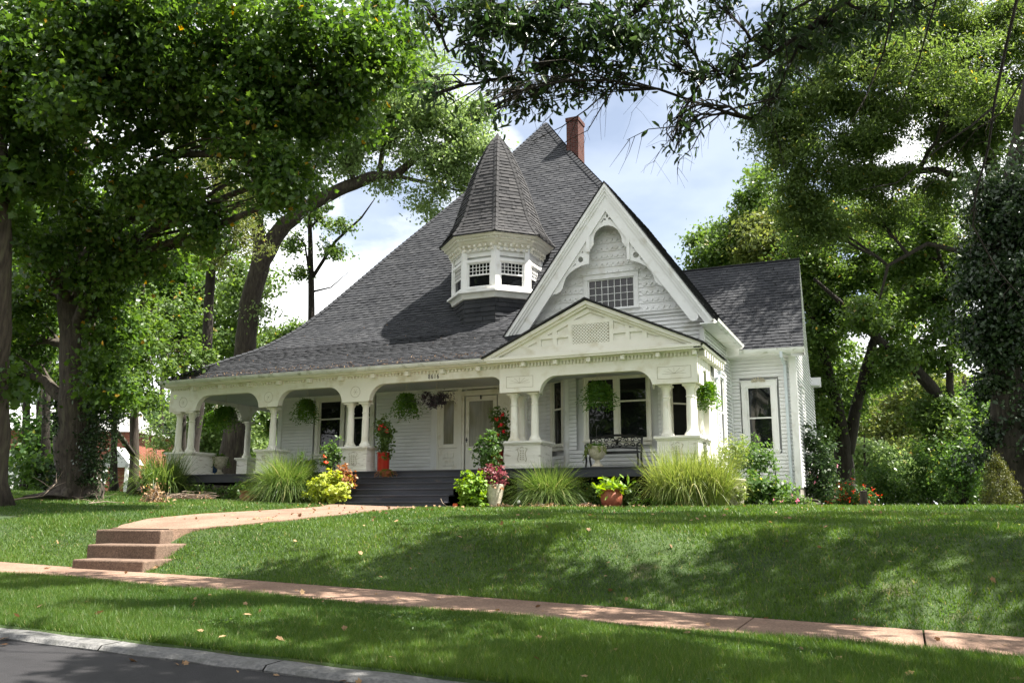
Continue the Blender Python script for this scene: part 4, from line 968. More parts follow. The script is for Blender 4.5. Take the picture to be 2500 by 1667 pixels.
# ---- turret
tx, ty, ap = -11.43, 24.85, 1.35
def octv(a, z, k): th = math.radians(-112.5 + 45 * k); R_ = a / math.cos(math.radians(22.5)); return Vector((tx + R_ * math.cos(th), ty + R_ * math.sin(th), z))
def octband(mb, a0, z0, a1, z1):
    for k in range(8): mb.face([octv(a0, z0, k), octv(a0, z0, k + 1), octv(a1, z1, k + 1), octv(a1, z1, k)])
def octprof(mb, prof):
    for (a0, z0), (a1, z1) in zip(prof[:-1], prof[1:]): octband(mb, a0, z0, a1, z1)
mb = MB(); octprof(mb, [(ap - .13, 6.45), (ap - .13, 7.6), (ap - .05, 7.61), (ap - .05, 7.95), (0.01, 7.96)])
tw = mb.build('turret', M['white'], H); tw['label'] = 'small white octagonal turret rising from the front roof slope'
mb = MB(); octprof(mb, [(ap - .1, 6.28), (ap - .02, 6.30), (ap + .03, 6.44), (ap + .13, 6.46), (ap + .13, 6.52), (ap - .05, 6.54)]); mb.build('sill', M['white'], tw)
mb = MB()
for k in range(8):
    for P in ([octv(ap - .10, 4.6, k), octv(ap - .10, 4.6, k + 1), octv(ap - .08, 6.3, k + 1), octv(ap - .08, 6.3, k)],): shingles(mb, [P[0], P[3]], [P[1], P[2]], expo=.14)
mb.build('skirt', M['shingle'], tw)
mb = MB(); octprof(mb, [(ap - .06, 7.86), (ap - .02, 7.88), (ap + .0, 7.93), (ap + .14, 8.02), (ap + .16, 8.06), (ap + .2, 8.08), (ap + .2, 8.14), (ap + .28, 8.16), (ap + .34, 8.22), (ap + .3, 8.24)])
for k in range(8):
    a, b = octv(ap, 0, k), octv(ap, 0, k + 1); d = (b - a).normalized(); nn = Vector((d.y, -d.x, 0)); Ln = (b - a).length
    for j in range(6):      # brackets
        o = a + d * (Ln * (j + .5) / 6 - .035) + Vector((0, 0, 7.78))
        mb.obox(o, d * .07, nn * .07, (0, 0, .10)); mb.obox(o + Vector((0, 0, .1)), d * .07, nn * .13, (0, 0, .08))
    a, b = octv(ap + .21, 0, k), octv(ap + .21, 0, k + 1); Ln = (b - a).length
    for j in range(13): mb.obox(a + d * (Ln * (j + .5) / 13 - .03) + Vector((0, 0, 8.085)), d * .06, nn * .03, (0, 0, .06))
mb.build('cornice', M['cream'], tw)
mb = MB()
for k in range(8):         # corner posts, head board, frieze panels
    a, b = octv(ap, 0, k), octv(ap, 0, k + 1); d = (b - a).normalized(); nn = Vector((d.y, -d.x, 0)); Ln = (b - a).length
    for u0, u1, za, zb, t in ((-.0, .15, 6.52, 7.88, 0), (Ln - .15, Ln, 6.52, 7.88, 0.0), (.15, Ln - .15, 7.42, 7.52, -.002), (.15, Ln - .15, 7.76, 7.86, -.002), (.15, Ln - .15, 6.52, 6.62, -.002)):
        mb.obox(a + d * u0 + nn * (-.055) + Vector((0, 0, za)), d * (u1 - u0), nn * (.055 + t), (0, 0, zb - za))
mb.build('corner_post', M['white'], tw)
for k in (0, 1, 7, 2):
    a, b = octv(ap - .03, 0, k), octv(ap - .03, 0, k + 1); d = (b - a).normalized()
    window(a + d * .2, b - d * .2, 6.68, 7.38, 7.03, H, M['white'], cas=.03, top=.02, sill=.02, fr=.035, proud=.0, grid=(6, 3, 7.05, 7.38))
TP = [(1.72, 8.24), (1.50, 8.55), (1.30, 8.95), (1.16, 9.4), (1.0, 9.95), (.80, 10.55), (.56, 11.15), (.30, 11.7), (.10, 12.0), (.02, 12.12)]
mb = MB()
for k in range(8): shingles(mb, [octv(a, z, k) for a, z in TP], [octv(a, z, k + 1) for a, z in TP], expo=.13, h=.02)
tr_ = mb.build('turret_roof', M['shingle_brown'], H); tr_['label'] = 'bell-cast octagonal cone roof of brownish shingles'
mb = MB()
for k in range(8):
    d1 = octv(1, 0, k + 1) - octv(1, 0, k); d0 = octv(1, 0, k - 1) - octv(1, 0, k)
    caps(mb, [octv(a + .005, z, k) for a, z in TP[:-1]], d1, d0, w=.09, h=.022)
mb.lathe((tx, ty, 11.86), [(.17, 0), (.10, .16), (.04, .28), (.01, .32)], 10); mb.build('hip_cap', M['shingle_brown'], tr_)
mb = MB(); octprof(mb, [(1.73, 8.215), (1.73, 8.245), (1.6, 8.25)]); mb.build('roof_edge', M['drip'], tr_)
# ---- chimney
mb = MB(); mb.box(-10.66, -10.20, 29.4, 30.1, 11.8, 14.35); mb.box(-10.69, -10.17, 29.37, 30.13, 14.35, 14.5); ch = mb.build('chimney', M['brick'], H)


# ================================================================== TREES
# tall broad-leaved tree at the left front of the house
b1 = GV(W(172, 1140, 24)); 
maple_blobs = [B(60, 70, 21, 150, 130, 2.2, 3800), B(230, 60, 20, 150, 130, 2.0, 3800), B(420, 70, 20, 150, 120, 2.0, 3800), B(590, 80, 20, 130, 110, 1.8, 2000), B(730, 90, 20, 110, 100, 1.6, 1300),
 B(840, 130, 20, 90, 80, 1.4, 900), B(820, 240, 20.5, 55, 75, .9, 800), B(900, 60, 21, 60, 70, 1, 700), B(560, 210, 20, 120, 90, 1.6, 1600), B(400, 220, 21, 130, 110, 1.8, 2200), B(210, 230, 20, 140, 120, 1.8, 3200), B(50, 250, 21, 120, 120, 1.8, 2600),
 B(330, 400, 20.5, 90, 90, 1.3, 1200), B(590, 330, 20, 75, 90, 1.1, 900), B(660, 400, 20, 42, 60, .7, 560), B(700, 230, 20.5, 80, 70, 1, 650), B(740, 290, 20.5, 45, 50, .7, 450), B(420, 470, 20.5, 60, 60, .9, 450), B(100, 420, 22, 110, 90, 1.4, 1600), B(250, 520, 22, 80, 60, 1.2, 900),
 B(40, 680, 24, 60, 70, 1, 1000), B(80, 770, 25, 60, 60, 1, 800), B(30, 850, 25, 50, 60, .8, 600), B(240, 660, 23, 55, 70, .8, 1000), B(255, 780, 23.2, 45, 70, .7, 900), B(245, 880, 23.3, 45, 60, .6, 800), B(130, 600, 23, 60, 60, .7, 700), B(470, 540, 21, 45, 60, .7, 500), B(640, 460, 20, 30, 40, .5, 250), B(930, 165, 20, 30, 30, .5, 170), B(60, 560, 21, 60, 60, 1, 600), B(270, 610, 22, 60, 50, .9, 500), B(360, 600, 22, 60, 50, .9, 450)]
T1 = tree('shade_tree', 'huge dark shade tree with ivy on its trunk left of the porch', 'tree',
     [[(b1 - Vector((0, 0, .2)), .72), (W(178, 1080, 24), .58), (W(178, 950, 24), .51), (W(174, 700, 24), .44), (W(166, 430, 24), .36), (W(175, 200, 23), .30), (W(190, -60, 22), .22)],
      [(W(170, 330, 23.5), .2), (W(250, 170, 22.5), .17), (W(420, 60, 21), .1)], [(W(168, 400, 23.5), .16), (W(330, 300, 22), .13), (W(560, 210, 20.5), .08), (W(720, 200, 20.3), .05)]],
     maple_blobs, 'maple', .105, 'lobed', clump=.42, droop=.5, up=.35, flare=1.9, dens=1.22)
P, O, _ = blob_points(W(235, 940, 23.6), (.45, .45, 2.3), 4200, 80, .24, .4)
P2, O2, _ = blob_points(W(138, 1010, 23.9), (.32, .35, 2.0), 1900, 46, .2, .4)
P3, O3, _ = blob_points(W(215, 1060, 23.6), (.4, .4, .9), 1100, 30, .2, .5)
iv = leaf_obj('ivy', np.concatenate([P, P2, P3]), .09, M['ivy'], T1, 'diamond', .1, np.concatenate([O, O2, O3]), .8, .6)
for k, (a, r0, l) in enumerate([(2.4, .16, 1.1), (-.2, .2, 1.3), (-1.0, .17, 1.0), (-2.0, .15, .9)]):
    mb = MB(); d = Vector((math.cos(a), math.sin(a), 0)); mb.tube([b1 + d * .3 + Vector((0, 0, .5)), b1 + d * .62 + Vector((0, 0, .14)), GV(b1 + d * l) - Vector((0, 0, .03))], [r0 * 1.1, r0, .05], 8); mb.build('root', M['bark'], T1, smooth=True)
tree('leaning_tree', 'bare furrowed trunk cut off by the left edge of the photo', 'tree',
     [[(GV(W(-22, 1150, 20)), .34), (W(-8, 950, 20), .27), (W(-2, 700, 20), .25), (W(0, 400, 20), .22), (W(-40, 60, 20), .15)]],
     [B(-40, 200, 20, 90, 120, 1.4, 1500), B(10, 420, 20, 60, 80, 1, 900), B(-20, 880, 20.5, 50, 60, .7, 420)], 'maple', .15, 'lobed', droop=.5, up=.35)
tree('side_tree', 'smaller sunlit tree between the big trunk and the porch corner', 'tree',
     [[(GV(W(310, 1120, 30)), .17), (W(309, 960, 30), .14), (W(318, 800, 29), .10), (W(330, 640, 28), .05)]],
     [B(290, 780, 26.1, 70, 80, .9, 1800), B(325, 800, 25.6, 50, 60, .8, 1300), B(295, 890, 25.1, 45, 55, .7, 1100), B(260, 870, 26.1, 50, 60, .7, 900), B(250, 700, 27.1, 60, 60, .9, 900), B(345, 920, 24.6, 16, 25, .3, 130), B(390, 720, 27.6, 60, 40, .8, 700), B(420, 810, 28.6, 55, 50, .8, 800), B(330, 690, 28.6, 50, 50, .8, 600)], 'mid', .12, 'diamond', clump=.35, droop=.5)
tree('straight_tree', 'straight dark trunk with feathery olive foliage behind the roof end', 'tree',
     [[(GV(W(440, 1080, 33)), .26), (W(447, 985, 33), .22), (W(474, 800, 33), .19), (W(487, 600, 33), .17), (W(505, 370, 33), .14), (W(522, 200, 33), .08)]],
     [B(470, 330, 32, 75, 90, 1.3, 2600), B(400, 440, 32, 60, 90, 1.2, 2200), B(520, 440, 32, 55, 90, 1.1, 1900), B(460, 560, 32, 60, 70, 1.1, 1700), B(550, 300, 32.5, 60, 80, 1.1, 1700), B(630, 240, 33, 80, 80, 1.4, 2200), B(560, 560, 33, 40, 60, .8, 700)], 'willow', .12, 'long', clump=.45, droop=.9, up=.2, bark='barkdark')
CD = 37
tree('cottonwood_tree', 'massive leaning tree with a long curved limb arching behind the turret', 'tree',
     [[(GV(W(530, 1110, CD)) - Vector((0, 0, .2)), .62), (W(545, 950, CD), .50), (W(563, 800, CD), .44), (W(572, 700, CD), .40), (W(600, 600, CD), .40), (W(640, 530, CD), .34), (W(700, 478, CD), .30), (W(775, 438, CD), .27), (W(850, 408, CD), .25), (W(910, 402, CD), .20), (W(960, 360, CD), .12), (W(1040, 325, CD), .07)],
      [(W(598, 610, CD), .32), (W(592, 520, CD), .26), (W(585, 400, CD), .2), (W(600, 250, CD), .1)], [(W(870, 405, CD), .13), (W(880, 340, CD), .1), (W(930, 280, CD), .06)], [(W(900, 402, CD), .1), (W(980, 420, CD), .07), (W(1060, 440, CD), .04)]],
     [B(640, 330, CD, 80, 80, 1.8, 2600), B(730, 250, CD, 90, 85, 1.9, 3200), B(830, 250, CD, 90, 70, 1.8, 3000), B(930, 240, CD, 90, 70, 1.7, 2900), B(1020, 280, CD, 80, 70, 1.5, 2500), B(1090, 330, CD, 50, 60, 1.1, 1300), B(1000, 370, CD, 80, 50, 1.3, 1800), B(900, 330, CD, 80, 55, 1.3, 1700), B(790, 340, CD, 70, 60, 1.3, 1500), B(1070, 410, CD, 55, 45, 1, 900), B(995, 450, CD, 45, 50, 1, 800), B(690, 400, CD, 60, 45, 1.1, 900), B(940, 170, CD + 1, 90, 50, 1.4, 1600), B(800, 170, CD + 1, 80, 50, 1.4, 1300), B(570, 480, CD, 45, 80, 1.1, 1000), B(1090, 260, CD, 40, 35, .8, 500), B(600, 700, CD + .3, 26, 60, .6, 250), B(900, 420, CD - .5, 30, 22, .6, 220)],
     'cotton', .13, 'diamond', clump=.5, droop=.6, up=.3, sides=12, dens=1.35)
tree('slender_tree', 'slender straight tree with sparse leaves rising behind the roof slope', 'tree',
     [[(GV(W(716, 1090, 41)), .22), (W(716, 740, 41), .16), (W(714, 600, 41), .13), (W(710, 450, 41), .07)], [(W(716, 640, 41), .09), (W(770, 555, 41), .07), (W(830, 500, 41), .045), (W(862, 455, 41), .02)], [(W(712, 640, 41), .06), (W(700, 560, 41), .04), (W(655, 520, 41), .02)], [(W(718, 670, 41), .05), (W(760, 660, 41), .03), (W(800, 625, 41), .012)]],
     [B(670, 560, 41, 28, 40, .6, 420), B(690, 620, 41, 22, 22, .5, 200), B(765, 570, 41, 35, 25, .6, 360), B(740, 500, 41, 40, 40, .8, 520), B(790, 520, 41, 25, 20, .5, 150)], 'mid', .14, 'diamond', clump=.3, droop=.5, bark='barkdark')
tree('young_tree', 'low green tree crown just showing over the left roof slope', 'tree',
     [[(GV(W(655, 1090, 48)), .14), (W(655, 850, 48), .1), (W(655, 760, 48), .06)]],
     [B(650, 770, 48, 50, 35, 1.2, 1500), B(620, 790, 48, 40, 30, 1, 900), B(690, 765, 48, 30, 25, .8, 500)], 'mid', .15, 'diamond', clump=.45)
for k, (lab, x, d, lf, bl) in enumerate([
    ('broad green tree in front of the red brick house, left of the ivy trunk', 90, 40, 'mid', [(60, 640, 90, 80, 1900), (120, 760, 80, 80, 1700), (40, 800, 70, 80, 1300), (100, 880, 60, 50, 800), (20, 560, 70, 70, 1000)]),
    ('backlit tree filling the gap right of the ivy trunk', 262, 46, 'maple', [(260, 600, 80, 90, 1700), (330, 540, 70, 80, 1300), (400, 640, 80, 70, 1500), (270, 720, 60, 70, 900)]),
    ('dense yellow-green tree seen behind the porch corner', 420, 44, 'mid', [(430, 720, 80, 80, 1900), (520, 760, 60, 80, 1300), (380, 760, 50, 60, 900), (560, 640, 40, 60, 600)]),
    ('bright round tree seen through the left porch arch', 480, 50, 'cotton', [(470, 960, 60, 70, 1600), (520, 1020, 70, 50, 1200), (420, 1000, 50, 60, 900), (600, 960, 50, 60, 1000), (610, 1040, 40, 30, 400)]),
    ('leafy sapling thicket beside the red brick wall, left of the ivy trunk', 105, 33, 'shrub', [(108, 1000, 30, 50, 900), (125, 1075, 35, 42, 900), (85, 1090, 18, 30, 250)]),
    ('mixed green tree crown behind the straight and slender trunks', 560, 47, 'mid', [(350, 640, 70, 80, 1500), (440, 600, 70, 70, 1400), (520, 700, 50, 60, 900), (480, 800, 60, 60, 1200), (540, 880, 50, 50, 800), (300, 560, 60, 60, 1000)]),
    ('shadowy tree crown high at the left behind the ivy trunk', 60, 36, 'maple', [(60, 480, 100, 80, 2000), (200, 520, 80, 80, 1700), (330, 500, 60, 70, 1000), (20, 640, 60, 80, 1200), (130, 660, 60, 80, 1200)]),
    ('small dark tree on the far skyline right of the white porch gable', 370, 60, 'darkleaf', [(375, 960, 30, 60, 900), (400, 1000, 30, 40, 500)])]):
    tree('background_tree', lab, 'tree', [[(GV(W(x, 1130, d)), .2), (W(x, 1000, d), .15), (W(x + 3, 800, d), .12), (W(x + 5, 650, d), .06)]],
         [B(a, b_, d + random.uniform(-2, 2), c, e, 1.6, n) for a, b_, c, e, n in bl], lf, .20, 'diamond', clump=.7, group='trees beyond the left side of the house', bark='barkdark', up=.4, droop=.4, dens=1.5)

# right of the house
RD = 31
tree('locust_tree', 'tall airy tree filling the upper right with light green leaflets', 'tree',
     [[(GV(W(2325, 1140, RD)), .42), (W(2310, 900, RD), .36), (W(2300, 600, RD), .30), (W(2290, 430, RD), .25), (W(2240, 250, RD), .16), (W(2180, 60, RD), .1)],
      [(W(2290, 440, RD), .18), (W(2150, 390, RD), .12), (W(2000, 400, RD), .09), (W(1930, 430, RD), .05)], [(W(2280, 480, RD), .14), (W(2170, 260, RD), .1), (W(2080, 190, RD), .07), (W(1930, 250, RD), .04)],
      [(W(2300, 600, RD), .12), (W(2130, 560, RD), .08), (W(2040, 610, RD), .06), (W(2020, 690, RD), .03)]],
     [B(1790, 270, RD, 80, 70, 1.2, 2000), B(1850, 350, RD, 90, 80, 1.3, 2600), B(1890, 220, RD, 90, 80, 1.4, 2700), B(1990, 130, RD, 110, 90, 1.6, 3300), B(1990, 300, RD, 100, 90, 1.5, 3000), B(2110, 210, RD, 110, 90, 1.6, 3300), B(2120, 60, RD, 110, 80, 1.6, 3000), B(2240, 130, RD, 110, 90, 1.6, 3200), B(2310, 260, RD - 1, 90, 90, 1.5, 2600), B(2210, 320, RD, 80, 60, 1.3, 1900), B(1830, 470, RD, 65, 60, 1.0, 1600), B(1890, 530, RD, 50, 50, .8, 900), B(1960, 410, RD, 70, 40, 1, 1300), B(2060, 400, RD, 60, 40, .9, 1000), B(1900, 90, RD + 1, 100, 80, 1.4, 2400), B(2340, 60, RD, 80, 80, 1.4, 2000), B(1800, 130, RD + 1, 50, 50, .9, 700), B(2320, 440, RD - 2, 60, 60, 1, 1100), B(2180, 430, RD, 60, 50, 1, 900), B(2250, 560, RD + 1, 50, 80, 1, 1100), B(2020, 500, RD + 1, 70, 50, 1, 1000), B(1930, 20, RD, 120, 50, 1.4, 1800), (Vector((1.0, 29.0, 14.2)), (1.3, 1.0, .8), 700), (Vector((2.6, 29.2, 13.0)), (1.3, 1.2, .9), 900)],  # last two clumps added to cast dappled shade on the wing roof
     'locust', .135, 'long', clump=.48, droop=.6, up=.4, bark='barkdark', dens=1.8)
IV = tree('ivy_covered_tree', 'towering dark trunk smothered in ivy at the right edge', 'tree',
     [[(GV(W(2320, 1140, 24)), .5), (W(2310, 900, 24), .42), (W(2300, 600, 24), .36), (W(2330, 400, 24), .28), (W(2370, 150, 24), .16)]],
     [B(2310, 560, 24, 62, 90, .9, 3400), B(2300, 700, 24, 75, 100, 1.0, 4200), B(2330, 860, 24, 80, 110, 1.0, 4400), B(2345, 1010, 24, 75, 90, .9, 3200), B(2275, 460, 24, 40, 60, .6, 1100), B(2290, 640, 23.5, 60, 60, .7, 1600), B(2280, 780, 23.5, 45, 60, .6, 1500), B(2370, 420, 23, 60, 80, .9, 1500), B(2370, 700, 23, 60, 120, .9, 1800)],
     'ivy', .12, 'diamond', clump=.42, droop=.7, up=.15, bark='barkdark', limbs=False)
tree('forked_tree', 'dark forked tree with two crossing trunks on the back lawn', 'tree',
     [[(GV(W(1936, 1118, 37)), .50), (W(1938, 1040, 37), .36), (W(1925, 950, 37), .27), (W(1900, 850, 37), .22), (W(1880, 760, 37), .16), (W(1845, 690, 37), .1), (W(1830, 600, 37), .05)],
      [(W(1945, 1040, 37), .30), (W(1962, 960, 37), .24), (W(1980, 880, 37), .20), (W(2005, 790, 37), .18), (W(2030, 720, 37), .12), (W(2080, 650, 37), .06)], [(W(1962, 940, 37), .12), (W(1990, 870, 37.3), .12), (W(2020, 800, 37.3), .1)]],
     [B(1880, 660, 37, 80, 70, 1.5, 3000), B(1960, 620, 37, 80, 70, 1.5, 2800), B(1870, 770, 37, 50, 60, 1.1, 1500), B(1870, 880, 37, 45, 60, 1.0, 1500), B(2040, 600, 37, 80, 70, 1.5, 2400), B(1960, 730, 37, 60, 40, 1.1, 1300), B(2060, 760, 37, 50, 50, 1, 900), B(1880, 980, 37, 40, 50, .8, 1200), B(1940, 510, 38, 80, 60, 1.5, 1800), B(1860, 570, 37, 60, 60, 1.2, 1600), B(2020, 860, 37, 50, 35, .9, 800)],
     'mid', .14, 'diamond', clump=.5, droop=.5, bark='barkdark', dens=1.4)
tree('arching_tree', 'tree with a long bare limb arching left over the hedge', 'tree',
     [[(GV(W(2205, 1120, 33)), .34), (W(2195, 1020, 33), .28), (W(2160, 915, 33), .24), (W(2100, 845, 33), .21), (W(2040, 800, 33), .17), (W(1985, 750, 33), .13), (W(1925, 690, 33), .09), (W(1870, 640, 33), .05)], [(W(2185, 960, 33), .16), (W(2180, 820, 33), .12), (W(2190, 700, 33), .08), (W(2150, 560, 33), .06)]],
     [B(2190, 1010, 32.5, 65, 75, 1.1, 3600), B(2150, 960, 33, 55, 50, .9, 1700), B(2150, 700, 33, 70, 60, 1.2, 1900), B(2220, 620, 34, 60, 60, 1.2, 1600), B(2100, 600, 34, 60, 60, 1.2, 1600), B(2200, 770, 34, 45, 50, 1, 900), B(2140, 520, 34, 60, 50, 1.2, 1300), B(2060, 830, 32.5, 50, 30, .8, 900), B(1990, 720, 32.5, 50, 40, .9, 900), B(2130, 810, 33.5, 60, 40, 1, 900), B(2230, 1080, 32, 60, 50, 1, 1600)],
     'mid', .14, 'diamond', clump=.42, droop=.5, bark='barkdark', dens=1.6)
for k, (lab, x, d, lf, bl) in enumerate([
    ('green tree top left of the wing roof ridge, against the sky', 1660, 44, 'mid', [(1630, 580, 45, 35, 1300), (1690, 540, 65, 55, 2200), (1750, 470, 60, 60, 2000), (1720, 600, 60, 40, 1200)]),
    ('olive brown tree directly above the wing ridge end', 1790, 42, 'willow', [(1760, 560, 70, 50, 2200), (1830, 580, 70, 60, 2200), (1860, 500, 50, 60, 1300), (1800, 610, 60, 40, 1300)]),
    ('pale willowy tree in the distance between forked and arching trunks', 2080, 56, 'willow', [(2060, 950, 90, 80, 3000), (2120, 880, 70, 60, 1700), (2000, 1000, 60, 60, 1700), (2090, 1040, 80, 50, 1700)]),
    ('yellow-green tree crown below the locust limbs on the far right', 2180, 46, 'locust', [(2090, 520, 70, 60, 1900), (2150, 620, 80, 70, 2300), (2010, 540, 60, 50, 1300), (2060, 680, 60, 50, 1200)]),
    ('deep green tree closing the view behind the wing corner', 1880, 52, 'mid', [(1880, 820, 80, 100, 2600), (1900, 1000, 70, 90, 2300), (1960, 900, 60, 80, 1300)]),
    ('feathery pale tree low behind the hedge', 1985, 45, 'cotton', [(1990, 1050, 60, 45, 1600), (2040, 1080, 50, 40, 1200)]),
    ('leafy tree by the utility pole on the right', 2230, 54, 'shrub', [(2235, 950, 40, 45, 900), (2240, 1030, 50, 45, 1100)])]):
    tree('background_tree', lab, 'tree', [[(GV(W(x, 1130, d)), .25 if bl[0][1] < 800 else .09), (W(x, 1000, d), .2 if bl[0][1] < 800 else .04), (W(x + 2, 800, d), .14), (W(x + 4, 640, d), .08)][: 4 if bl[0][1] < 800 else 2]],
         [B(a, b_, d + random.uniform(-2, 2), c, e, 1.7, n) for a, b_, c, e, n in bl], lf, .20, 'diamond', clump=.6, group='trees beyond the right side of the house', bark='barkdark', up=.4, droop=.4, dens=1.4)

def shrub(name, label, x, y, d, parts, leaf, size=.09, shape='diamond', cat='shrub', flowers=None, group=None, clump=.25):
    base = GV(W(x, y, d)); t = empty(name, base, label, cat, group)
    mb = MB(); Ps, Os = [], []
    for (a, b_, rx, ry, n) in parts:
        c = W(a, b_, d); c.z = max(c.z, G(c.x, c.y) + PX(ry, d) * .75); P, O, cc = blob_points(c, (PX(rx, d), PX(rx, d) * .8, PX(ry, d)), n, max(8, n // 40), clump, .3); P[:, 2] = np.maximum(P[:, 2], base.z + .03)
        Ps.append(P); Os.append(O)
        for q in cc[:7]: mb.tube(curve_pts(base + Vector((random.uniform(-.15, .15), random.uniform(-.1, .1), -.02)), q, .08, 4), [.02, .016, .012, .008, .005], 5, cap=False)
    mb.build('stem', M['barkdark'], t); P = np.concatenate(Ps); O = np.concatenate(Os)
    leaf_obj('foliage', P, size, M[leaf], t, shape, .5, O, .6, .3)
    if flowers:
        fm, n, fs = flowers; idx = rng.choice(len(P), n, p=None); c0 = P.mean(axis=0)
        Q = P[idx] + O[idx] * .12 + np.array([-.02, -.1, .06]); Q = np.repeat(Q, 6, axis=0) + rng.normal(size=(n * 6, 3)) * fs * .35
        leaf_obj('blossom', Q, fs, M[fm], t, 'diamond', .3)
    return t
for lab, x, d, pr_, lf, fl in [
    ('low bright green hedge bush behind the wooden stump post', 2030, 33, [(2020, 1105, 50, 45, 2200), (2070, 1125, 45, 30, 1300)], 'shrub', None),
    ('big yellow-green bush in the middle of the right hedge', 2130, 31, [(2120, 1080, 60, 60, 3000), (2150, 1125, 60, 35, 1900)], 'shrub', None),
    ('bright broad-leaved bush just left of the golden conifer', 2215, 29, [(2200, 1075, 50, 60, 2400), (2235, 1050, 40, 50, 1500), (2215, 1130, 40, 35, 1000)], 'shrub', None),
    ('dark rose bush with scattered white and pink blooms at the wing corner', 1875, 27, [(1880, 1060, 38, 45, 1700), (1885, 1120, 42, 38, 1500), (1862, 1010, 25, 30, 600)], 'darkleaf', ('pink', 14, .05)),
    ('orange-red flowering bush beside the stump post', 1965, 30, [(1968, 1135, 35, 24, 1200)], 'shrub', ('coral', 60, .06)),
    ('low plant with massed red flowers near the forked tree', 1925, 31, [(1925, 1135, 20, 18, 500)], 'shrub', ('coral', 45, .06)),
    ('short leafy bush at the far end of the lawn, left of the stump post', 1900, 33, [(1905, 1140, 25, 20, 700)], 'shrub', None)]:
    shrub('garden_shrub', lab, x, 1150, d, pr_, lf, .11, flowers=fl, group='shrubs along the back of the right lawn')
# golden conifer
b_ = GV(W(2298, 1166, 21)); t = empty('conifer_shrub', b_, 'small golden green conical conifer at the right end of the lawn', 'shrub')
P = []; 
for k in range(120):
    h = random.uniform(.02, 1); a = random.uniform(0, 6.28); rr = .52 * (1 - h) ** .7 * random.uniform(.75, 1.05) * (1 if h > .2 else .8 + h); z = h * 1.12
    c = np.array([b_.x + rr * math.cos(a), b_.y + rr * math.sin(a), b_.z + z]); P.append(c + rng.normal(size=(60, 3)) * np.array([.045, .045, .09]))
P = np.concatenate(P); O = P - np.array([b_.x, b_.y, b_.z + .3]); O /= np.linalg.norm(O, axis=1)[:, None]
D_ = O * .4 + np.array([0, 0, 1.0]); leaf_obj('foliage', P, .05, M['arbor'], t, 'long', .0, O, .7, 0, dirs=D_)
mb = MB(); mb.tube([b_, b_ + Vector((0, 0, .9))], [.05, .02], 6); mb.build('trunk', M['bark'], t)

# overhanging branches of the street tree whose trunk stands outside the view on the right
near = [(1000, 30, 62, 32, 9.5), (1090, 50, 75, 45, 9.5), (1190, 70, 80, 55, 10), (1290, 90, 85, 55, 10), (1240, 150, 70, 32, 10), (1400, 70, 80, 55, 10), (1370, 140, 55, 40, 10), (1465, 110, 50, 45, 10), (1110, 130, 50, 30, 9.5), (1170, 185, 48, 22, 9.8), (1240, 215, 34, 22, 9.8), (992, 215, 20, 30, 9.2), (1120, 255, 22, 14, 9.4), (1550, 60, 50, 34, 10.2), (1650, 15, 60, 30, 10.5), (1330, 195, 42, 22, 10), (1425, 170, 26, 26, 10), (1185, 235, 22, 16, 9.8), (1290, 20, 110, 30, 10), (1130, 5, 100, 24, 9.6), (1470, 15, 90, 30, 10.2)]
near2 = [(1900, 50, 90, 45, 10.5), (1800, 40, 70, 34, 10.5), (1760, 95, 55, 34, 10.5), (1700, 130, 48, 26, 10.3), (1640, 160, 42, 20, 10.2), (1590, 185, 32, 16, 10), (1545, 150, 20, 18, 10), (1700, 190, 50, 24, 10.3), (1790, 170, 48, 30, 10.5), (1770, 230, 40, 20, 10.5), (1572, 258, 18, 14, 9.8), (1545, 325, 13, 12, 9.8), (1570, 285, 5, 12, 9.8), (1855, 120, 60, 30, 10.6), (2010, 50, 80, 36, 10.8), (1735, 270, 28, 14, 10.5), (2120, 20, 80, 26, 11)]
tb_ = Vector((7.2, 7.5, G(7.2, 7.5)))
def nb(l): return [(W(x, y, d), (PX(rx, d), .45, PX(ry, d)), int(8 + rx * ry * (.042 if x > 1480 else .05))) for x, y, rx, ry, d in l]
shade_canopy = []  # unseen crown clumps added sunward of the lawn to shade it
for ix in range(8):
    for iy in range(9):
        X = -9.5 + ix * 1.75 + random.uniform(-.7, .7); Y = 1.0 + iy * 2.15 + random.uniform(-.7, .7)
        if X < -7.5 and Y > 10: continue
        if random.random() < .17 and Y > 6: continue
        if X < -6.0 and 4 < Y < 9.5 and random.random() < .6: continue
        if Y > 17.2: continue
        if False: pass
        h = max(7.6, .70 * math.hypot(X + 4, Y) + 1.5)
        for _ in range(12):
            c = Vector((X + .565 * h, Y + .125 * h, h)); v = c - Vector((0, 0, 0)); dpt = v.dot(Vector(fw)); 
            if dpt < 1: break
            py = CY - FP * v.dot(Vector(upv)) / dpt; px = CX + FP * v.dot(Vector(rt)) / dpt
            if py < -FP * 1.15 / dpt - 20 or px > 2500 + FP * 1.6 / dpt: break
            h += .6
        shade_canopy.append((c, (1.5, 1.4, .5), 1000))
